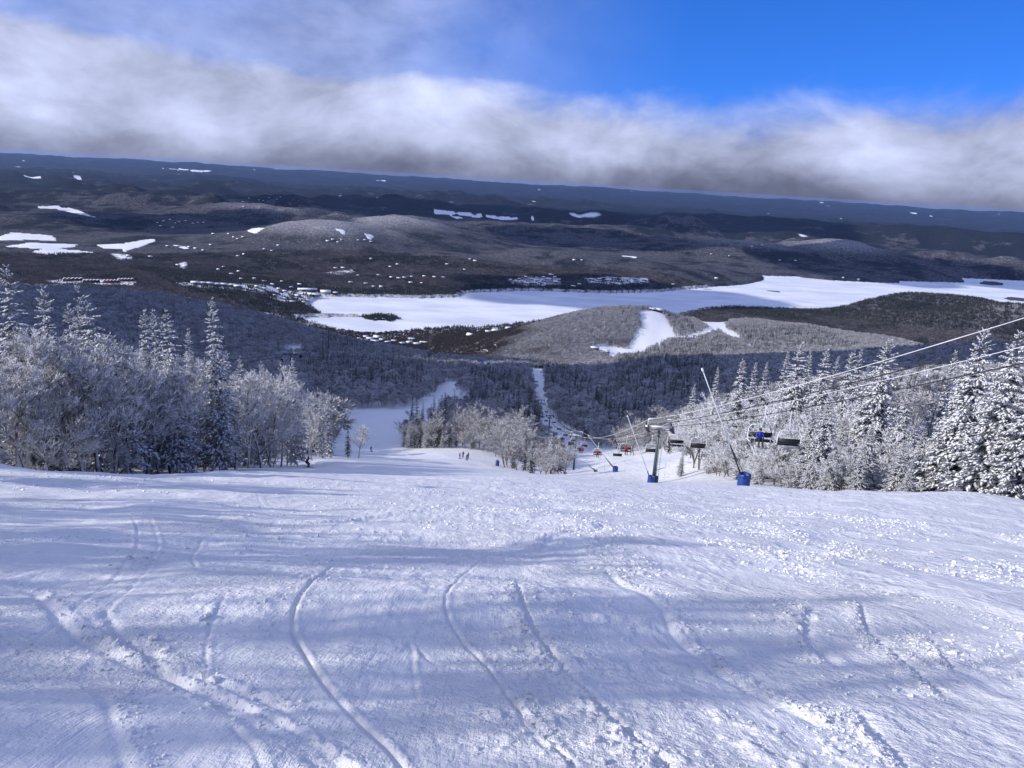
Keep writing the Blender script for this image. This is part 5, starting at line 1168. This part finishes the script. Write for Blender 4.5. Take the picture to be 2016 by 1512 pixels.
# big buildings of the village by the lake
house(605, 573, 95, 28, 9, 5, 'render_cream', .05, 'longest snow roofed resort building of the village, behind the lake bay', None, 'building', 14, 'resort_building', floors=2)
house(618, 582, 62, 26, 6, 6, 'render_grey', -.35, 'broad snow roofed hall just before the longest resort building', None, 'building', 8, 'resort_building')
house(641, 578, 50, 30, 8, 8, 'render_cream', .1, 'large pale hall with a vaulted snowy roof at the bay corner', None, 'building', 6, 'resort_building')
for k, (px, py) in enumerate([(384, 560), (398, 561), (412, 561.5), (426, 563), (440, 564), (454, 565.5), (468, 567)]):
    house(px, py, 34, 18, 9, 5, 'timber_dark' if k % 2 else 'render_grey', _hr.uniform(-.15, .15), 'apartment block in the long village row, %s from the left' % nth(k), 'apartment blocks of the village row', 'building', 5, 'apartment_block', floors=2)
VIL = [(505, 566), (520, 570), (536, 563), (548, 571), (560, 575), (572, 568), (585, 584), (560, 590), (540, 583), (575, 596), (598, 598), (520, 556), (500, 551), (455, 542), (470, 536), (440, 527), (430, 533), (475, 551), (590, 562), (555, 556), (660, 582), (350, 524), (363, 527), (252, 506), (246, 511), (296, 507), (385, 491), (372, 488), (350, 486), (400, 495), (330, 487), (415, 484), (468, 506), (480, 503)]
for k, (px, py) in enumerate(sorted(VIL)):
    house(px, py, _hr.uniform(13, 24), _hr.uniform(11, 15), _hr.uniform(4, 7), _hr.uniform(3.5, 5.5), _hr.choice(['timber_dark', 'render_cream', 'render_grey', 'timber_red']), _hr.uniform(-.6, .6), 'snow roofed house of the village left of the lake, %s from left' % nth(k), 'village houses left of the lake')
NEARV = [(705, 671), (716, 674), (728, 671), (738, 676), (752, 673), (762, 679), (775, 676), (790, 680), (805, 679), (820, 684), (835, 679), (742, 668), (720, 667), (810, 672), (975, 655), (960, 657), (1000, 650), (925, 664)]
for k, (px, py) in enumerate(sorted(NEARV)):
    house(px, py, _hr.uniform(16, 30), _hr.uniform(12, 16), _hr.uniform(5, 8), _hr.uniform(4.5, 7), _hr.choice(['timber_dark', 'render_cream', 'render_grey']), _hr.uniform(-.7, .7), 'steep snow roofed house of the base village before the lake, %s from left' % nth(k), 'base village houses on the near shore', win=3, rmin=2300)
SHORE = [(1005, 553), (1015, 556), (1022, 551), (1035, 547), (1045, 551), (1058, 554), (1070, 548), (1080, 552), (1092, 547), (1100, 552), (1062, 558), (1040, 560), (1128, 565), (1140, 562), (1165, 552), (1180, 551), (1195, 553), (1210, 550), (1232, 552), (1250, 551), (1268, 553), (1085, 543)]
for k, (px, py) in enumerate(sorted(SHORE)):
    house(px, py, _hr.uniform(16, 30), _hr.uniform(11, 14), _hr.uniform(5, 8), _hr.uniform(3, 5), _hr.choice(['timber_dark', 'render_cream', 'render_grey', 'timber_red']), _hr.uniform(-.3, .3), 'snow roofed resort house on the far lake shore, %s from left' % nth(k), 'resort houses on the far shore', win=4, rmin=4200)
HILLH = [(645, 476), (655, 474), (665, 478), (672, 474), (705, 475), (718, 474), (730, 477), (730, 512), (660, 530), (675, 530), (768, 527), (782, 522), (795, 549), (810, 547), (830, 560), (745, 543), (770, 548), (785, 550), (808, 559), (835, 546), (855, 547), (873, 548), (880, 522), (914, 533), (925, 512), (935, 516), (720, 560), (735, 566), (750, 568), (705, 544), (690, 558), (310, 440), (322, 436), (335, 434), (345, 441), (352, 438), (365, 437), (380, 442), (390, 440), (400, 439), (340, 449), (316, 447), (460, 468), (468, 473), (478, 470), (450, 462), (420, 462), (520, 492), (535, 496), (548, 485), (510, 395), (518, 396), (530, 393), (545, 394), (552, 392), (490, 393), (478, 398), (480, 409), (1130, 514), (1145, 514), (1400, 502), (1435, 505), (1480, 487), (1500, 485), (1535, 514), (1566, 515), (1410, 549), (1325, 562), (1660, 548), (1690, 552)]
for k, (px, py) in enumerate(sorted(HILLH)):
    house(px, py, _hr.uniform(13, 24), _hr.uniform(11, 15), _hr.uniform(4, 7), _hr.uniform(3, 5), _hr.choice(['timber_dark', 'render_cream', 'render_grey', 'timber_red']), _hr.uniform(-.6, .6), 'lone snow roofed house among bare trees on the far hills, %s from left' % nth(k), 'houses scattered on the far hills', rmin=4000)
# lodge on the lit hill and the building at the foot of its run
def at(px, r): x, y, z, _ = spot(px, r); return (x, y, z)
house(0, 0, 30, 16, 7, 4, 'timber_dark', .1, 'dark summit lodge with white roof at the top of the sunlit run', None, 'lodge', 8, 'summit_lodge', loc=at(1296, 2262), floors=2)
house(0, 0, 18, 14, 5, 3, 'timber_dark', -.2, 'lower wing of the summit lodge with snowy roof, left of it', None, 'lodge', 4, 'summit_lodge', loc=at(1284, 2255))
house(0, 0, 22, 12, 5, 2, 'timber_red', .05, 'long hut with a red end wall at the foot of the sunlit run', None, 'hut', 5, 'base_hut', loc=at(1170, 1786))
house(0, 0, 16, 10, 4, 3, 'timber_dark', .1, 'dark hut right of the red hut at the foot of the sunlit run', None, 'hut', 3, 'base_hut', loc=at(1193, 1775))
def small_tower(px, r, py_top, W, label, arm='dark_steel'):
    x, y, z, _ = spot(px, r); th, t = ray(px, py_top); H = CAMZ - float(t) * r - z; o = bpy.data.objects.new('gondola_tower', None); COL.objects.link(o); o.location = (x, y, z); tag(o, label, 'lift tower', 'gondola towers left of the piste'); o.rotation_euler = (0, 0, math.atan2(-x, y))
    link('pole', M1('pole', 'dark_steel', tube([(0, 0, -1), (0, 0, H)], [.6, .4], 8), sm=True), o); link('cross_arm', M1('cross_arm', arm, boxm((0, 0, H), (W, .6, .6), .1)), o)
    for s in (-1, 1): link('sheave_train', M1('sheave_train', arm, boxm((s * W * .46, 0, H + .2), (.5, 5, .5), .1)), o)
    return x, y, z + H
GT = [small_tower(574, 505, 697, 9.5, 'nearest gondola tower rising over the left stand'), small_tower(636, 980, 656, 8.5, 'second gondola tower above the shaded spruces'), small_tower(647, 1190, 652, 8.0, 'far gondola tower before the lake shore')]
def cabin(x, y, z, label):
    o = bpy.data.objects.new('gondola_cabin', None); COL.objects.link(o); o.location = (x, y, z - 4.2); tag(o, label, 'gondola cabin', 'gondola cabins'); o.rotation_euler = (0, 0, math.atan2(-x, y))
    link('shell', M1('shell', 'cloth_navy', boxm((0, 0, 1.1), (2.1, 2.3, 2.2), .35)), o); link('window_band', M1('window_band', 'window_glass', boxm((0, 0, 1.5), (2.14, 2.34, .9), .3)), o); link('hanger', M1('hanger', 'dark_steel', tube([(0, 0, 2.1), (.3, 0, 3.2), (0, 0, 4.2)], .08, 5)), o)
cabin(GT[0][0] - 4.4, GT[0][1] - 6, GT[0][2], 'gondola cabin hanging at the left end of the nearest gondola tower'); cabin(GT[0][0] + 4.4, GT[0][1] + 8, GT[0][2], 'gondola cabin hanging at the right end of the nearest gondola tower')
for s in (-1, 1):
    pts = []
    for i in range(2):
        a, b = GT[i], GT[i + 1]
        for u in np.linspace(0, 1, 14)[:-1]: pts.append((a[0] * (1 - u) + b[0] * u + s * 4.2, a[1] * (1 - u) + b[1] * u, a[2] * (1 - u) + b[2] * u - 4 * u * (1 - u) * 6))
    pts.append((GT[2][0] + s * 4.0, GT[2][1], GT[2][2])); e = np.array(pts[0]) - np.array(pts[1]); pts = [tuple(np.array(pts[0]) + e * 6)] + pts
    link('gondola_rope', M1('gondola_rope', 'rope_steel', tube(pts, .09, 5)), label='dark gondola rope of the %s side left of the piste' % ('left' if s < 0 else 'right'), cat='cable')
# orange safety net at the lower piste
def net():
    P = [spot(px, r)[:3] for px, r in ((908, 640), (911, 665), (914, 690), (917, 712))]; o = bpy.data.objects.new('safety_net', None); COL.objects.link(o); o.location = P[0]; tag(o, 'orange safety net at the right edge of the lower piste', 'net')
    V = []; 
    for p in P: q = np.array(p) - np.array(P[0]); V += [q + (0, 0, .2), q + (0, 0, 1.9), q + (.05, 0, 1.9), q + (.05, 0, .2)]
    n = len(P); Fc = [f for i in range(n - 1) for j in range(4) for f in ((i * 4 + j, i * 4 + (j + 1) % 4, i * 4 + 4 + (j + 1) % 4), (i * 4 + j, i * 4 + 4 + (j + 1) % 4, i * 4 + 4 + j))]
    simple('net_orange', (.45, .12, .05), .8); link('mesh_panel', M1('mesh_panel', 'net_orange', (np.array(V), np.array(Fc))), o)
    pl = M1('post', 'dark_steel', tube([(0, 0, -.3), (0, 0, 2.1)], .04, 5))
    for p in P: link('post', pl, o, np.array(p) - np.array(P[0]))
net()
# ------------------------------------------------------------------ crumbs of snow thrown up on the piste
def crumbs():
    rng = np.random.default_rng(9); protos = []
    for i in range(4):
        bm = bmesh.new(); bmesh.ops.create_icosphere(bm, subdivisions=1, radius=1.0)
        for v in bm.verts: v.co *= rng.uniform(.62, 1.18); v.co.z *= .72
        me = bpy.data.meshes.new('snow_crumb'); bm.to_mesh(me); bm.free(); me.materials.append(MAT['piste_snow']); protos.append(me)
    X = []; Y = []; S = []
    n = 120000; r = 2.3 * (30 / 2.3) ** rng.random(n); th = np.radians(rng.uniform(-40, 40, n)); x = r * np.sin(th); y = r * np.cos(th)
    ro = smooth(-0.12, 0.35, fbm(x / 2.8 + 5, y / 3.6, 3, 35)); right = smooth(-6, 6, x - 0.05 * y); ro = np.clip(ro * (.25 + .85 * right), .012, 1) ** 1.3
    k = rng.random(n) < ro * np.clip(r / 9, .22, 1) * .62; X.append(x[k]); Y.append(y[k]); S.append(.0050 * np.exp(rng.normal(0, .75, k.sum())) * np.clip((r[k] / 5) ** .95, .6, 6))
    for (pts, w, dep, berm, side, rg, bw) in TRACKS:                 # windrows beside the tracks
        if rg < .5: continue
        C = curve_px(pts); m = int(420 * rg); i = rng.integers(0, len(C) - 1, m); u = rng.random(m)[:, None]; p = C[i] * (1 - u) + C[i + 1] * u; e = C[i + 1] - C[i]; e = e / np.maximum(np.linalg.norm(e, axis=1, keepdims=True), 1e-6); nn = np.stack([-e[:, 1], e[:, 0]], -1)
        o = np.abs(rng.normal(0, .5, m)) * (bw * 2.2 + .05) + w * .8; p = p + nn * (side * o)[:, None]; X.append(p[:, 0]); Y.append(p[:, 1]); S.append(.0075 * np.exp(rng.normal(0, .6, m)))
    x = np.concatenate(X); y = np.concatenate(Y); s = np.minimum(np.concatenate(S), .055); r = np.hypot(x, y); k = (r > 2.2) & (r < 40); x, y, s, r = x[k], y[k], s[k], r[k]
    z = z_mount(np.arctan2(x, y), r) + near_detail(x, y, r) + s * .05; m = len(x); print('crumbs', m)
    stuff_points('snow_crumbs', np.stack([x, y, z], -1), rng.uniform(0, 6.28, (m, 3)) * [.15, .15, 1], np.stack([s, s * rng.uniform(.7, 1.3, m), s], -1), rng.integers(0, 4, m), s * 0, s * 0, protos, 'small crumbs of snow thrown up over the piste')
crumbs()
# ------------------------------------------------------------------ broken cloud standing to the left, towards the sun: its shade lies on the valley
def cloud_mat():
    m = bpy.data.materials.new('cloud'); m.use_nodes = True; t = NT(m.node_tree); d = t.n('ShaderNodeBsdfDiffuse', {'Color': (.92, .93, .95, 1)}); tr = t.n('ShaderNodeBsdfTranslucent', {'Color': (.9, .91, .94, 1)})
    mx = t.n('ShaderNodeMixShader', {0: .45, 1: d.outputs[0], 2: tr.outputs[0]}); t.n('ShaderNodeOutputMaterial', {'Surface': mx.outputs[0]}); return m
CLOUD = cloud_mat()
def cloud(tx, ty, tz, w, d, h, alt, seed, label):
    """a heap cloud whose shade falls round the ground place (tx, ty, tz)"""
    k = (CAMZ + alt - tz) / SUN_DIR.z; c = (tx + SUN_DIR.x * k, ty + SUN_DIR.y * k, CAMZ + alt); rg = np.random.default_rng(seed); a = Acc(); n = 34
    bm = bmesh.new()
    for i in range(n):
        u = rg.uniform(-1, 1, 2); 
        if u @ u > 1: u = u / (u @ u) ** .5 * .9
        rr = rg.uniform(.20, .38) * min(w, d) * (1.15 - .5 * float(u @ u) ** .5); g = bmesh.ops.create_icosphere(bm, subdivisions=3, radius=rr); bmesh.ops.scale(bm, vec=(1.15, 1.15, .55 * h / min(w, d) + .25), verts=g['verts']); bmesh.ops.translate(bm, vec=(u[0] * w * .5, u[1] * d * .5, rg.uniform(0, .35) * h), verts=g['verts'])
    for v in bm.verts:
        p = v.co; f = float(vnoise(np.array([p.x / 70 + seed]), np.array([p.y / 70 + p.z / 60]), 7)[0]); v.co += v.co.normalized() * f * 26
        if v.co.z < -.10 * h: v.co.z = -.10 * h
    me = bpy.data.meshes.new('cloud'); bm.to_mesh(me); bm.free(); me.materials.append(CLOUD)
    for p in me.polygons: p.use_smooth = True
    o = link('cloud', me, None, c, label, kind='structure'); print('cloud az', math.degrees(math.atan2(c[0], c[1])), 'el', math.degrees(math.atan2(alt, math.hypot(c[0], c[1]))))
    return o
cloud(-20, 640, 420, 520, 560, 240, 900, 1, 'broken heap cloud to the left whose shade lies on the middle woods')
cloud(620, 1000, 330, 800, 620, 260, 1150, 2, 'broken heap cloud to the left whose shade lies on the right woods')
cloud(-560, 1050, 380, 560, 800, 240, 900, 3, 'broken heap cloud to the left whose shade lies on the left hill')
cloud(500, 4300, 0, 1700, 900, 300, 2500, 4, 'large heap cloud whose shade lies on the frozen lake')
cloud(-2700, 6700, 60, 2300, 1500, 320, 3000, 5, 'heap cloud far to the left whose shade lies on the plain left of the hills')
cloud(1150, 7700, 60, 2600, 1300, 320, 3000, 6, 'heap cloud far to the left whose shade lies beyond the lake')
cloud(3300, 6700, 60, 2000, 1300, 320, 3200, 7, 'heap cloud far to the left whose shade lies on the right far shore')
cloud(600, 12500, 0, 10500, 4200, 500, 4600, 8, 'wide heap cloud far to the left whose shade lies on the distant plain')
# ------------------------------------------------------------------ air
def haze():
    R = 56000.0; zt = CAMZ + 24.0; zb = -400.0
    bm = bmesh.new(); bmesh.ops.create_cube(bm, size=1.0); bmesh.ops.scale(bm, vec=(2 * R, R + 300, zt - zb), verts=bm.verts); bmesh.ops.translate(bm, vec=(0, (R - 300) / 2, (zt + zb) / 2), verts=bm.verts)
    me = bpy.data.meshes.new('haze'); bm.to_mesh(me); bm.free()
    m = bpy.data.materials.new('haze_air'); m.use_nodes = True; t = NT(m.node_tree)
    v = t.n('ShaderNodeVolumePrincipled', {'Color': (.33, .54, 1.0, 1), 'Density': HAZE, 'Anisotropy': 0.15}); t.n('ShaderNodeOutputMaterial', {'Volume': v.outputs[0]})
    me.materials.append(m); return link('haze', me, kind='stuff', label='thin blue air between the viewer and the far hills')
HAZE = 0.8e-5
haze()
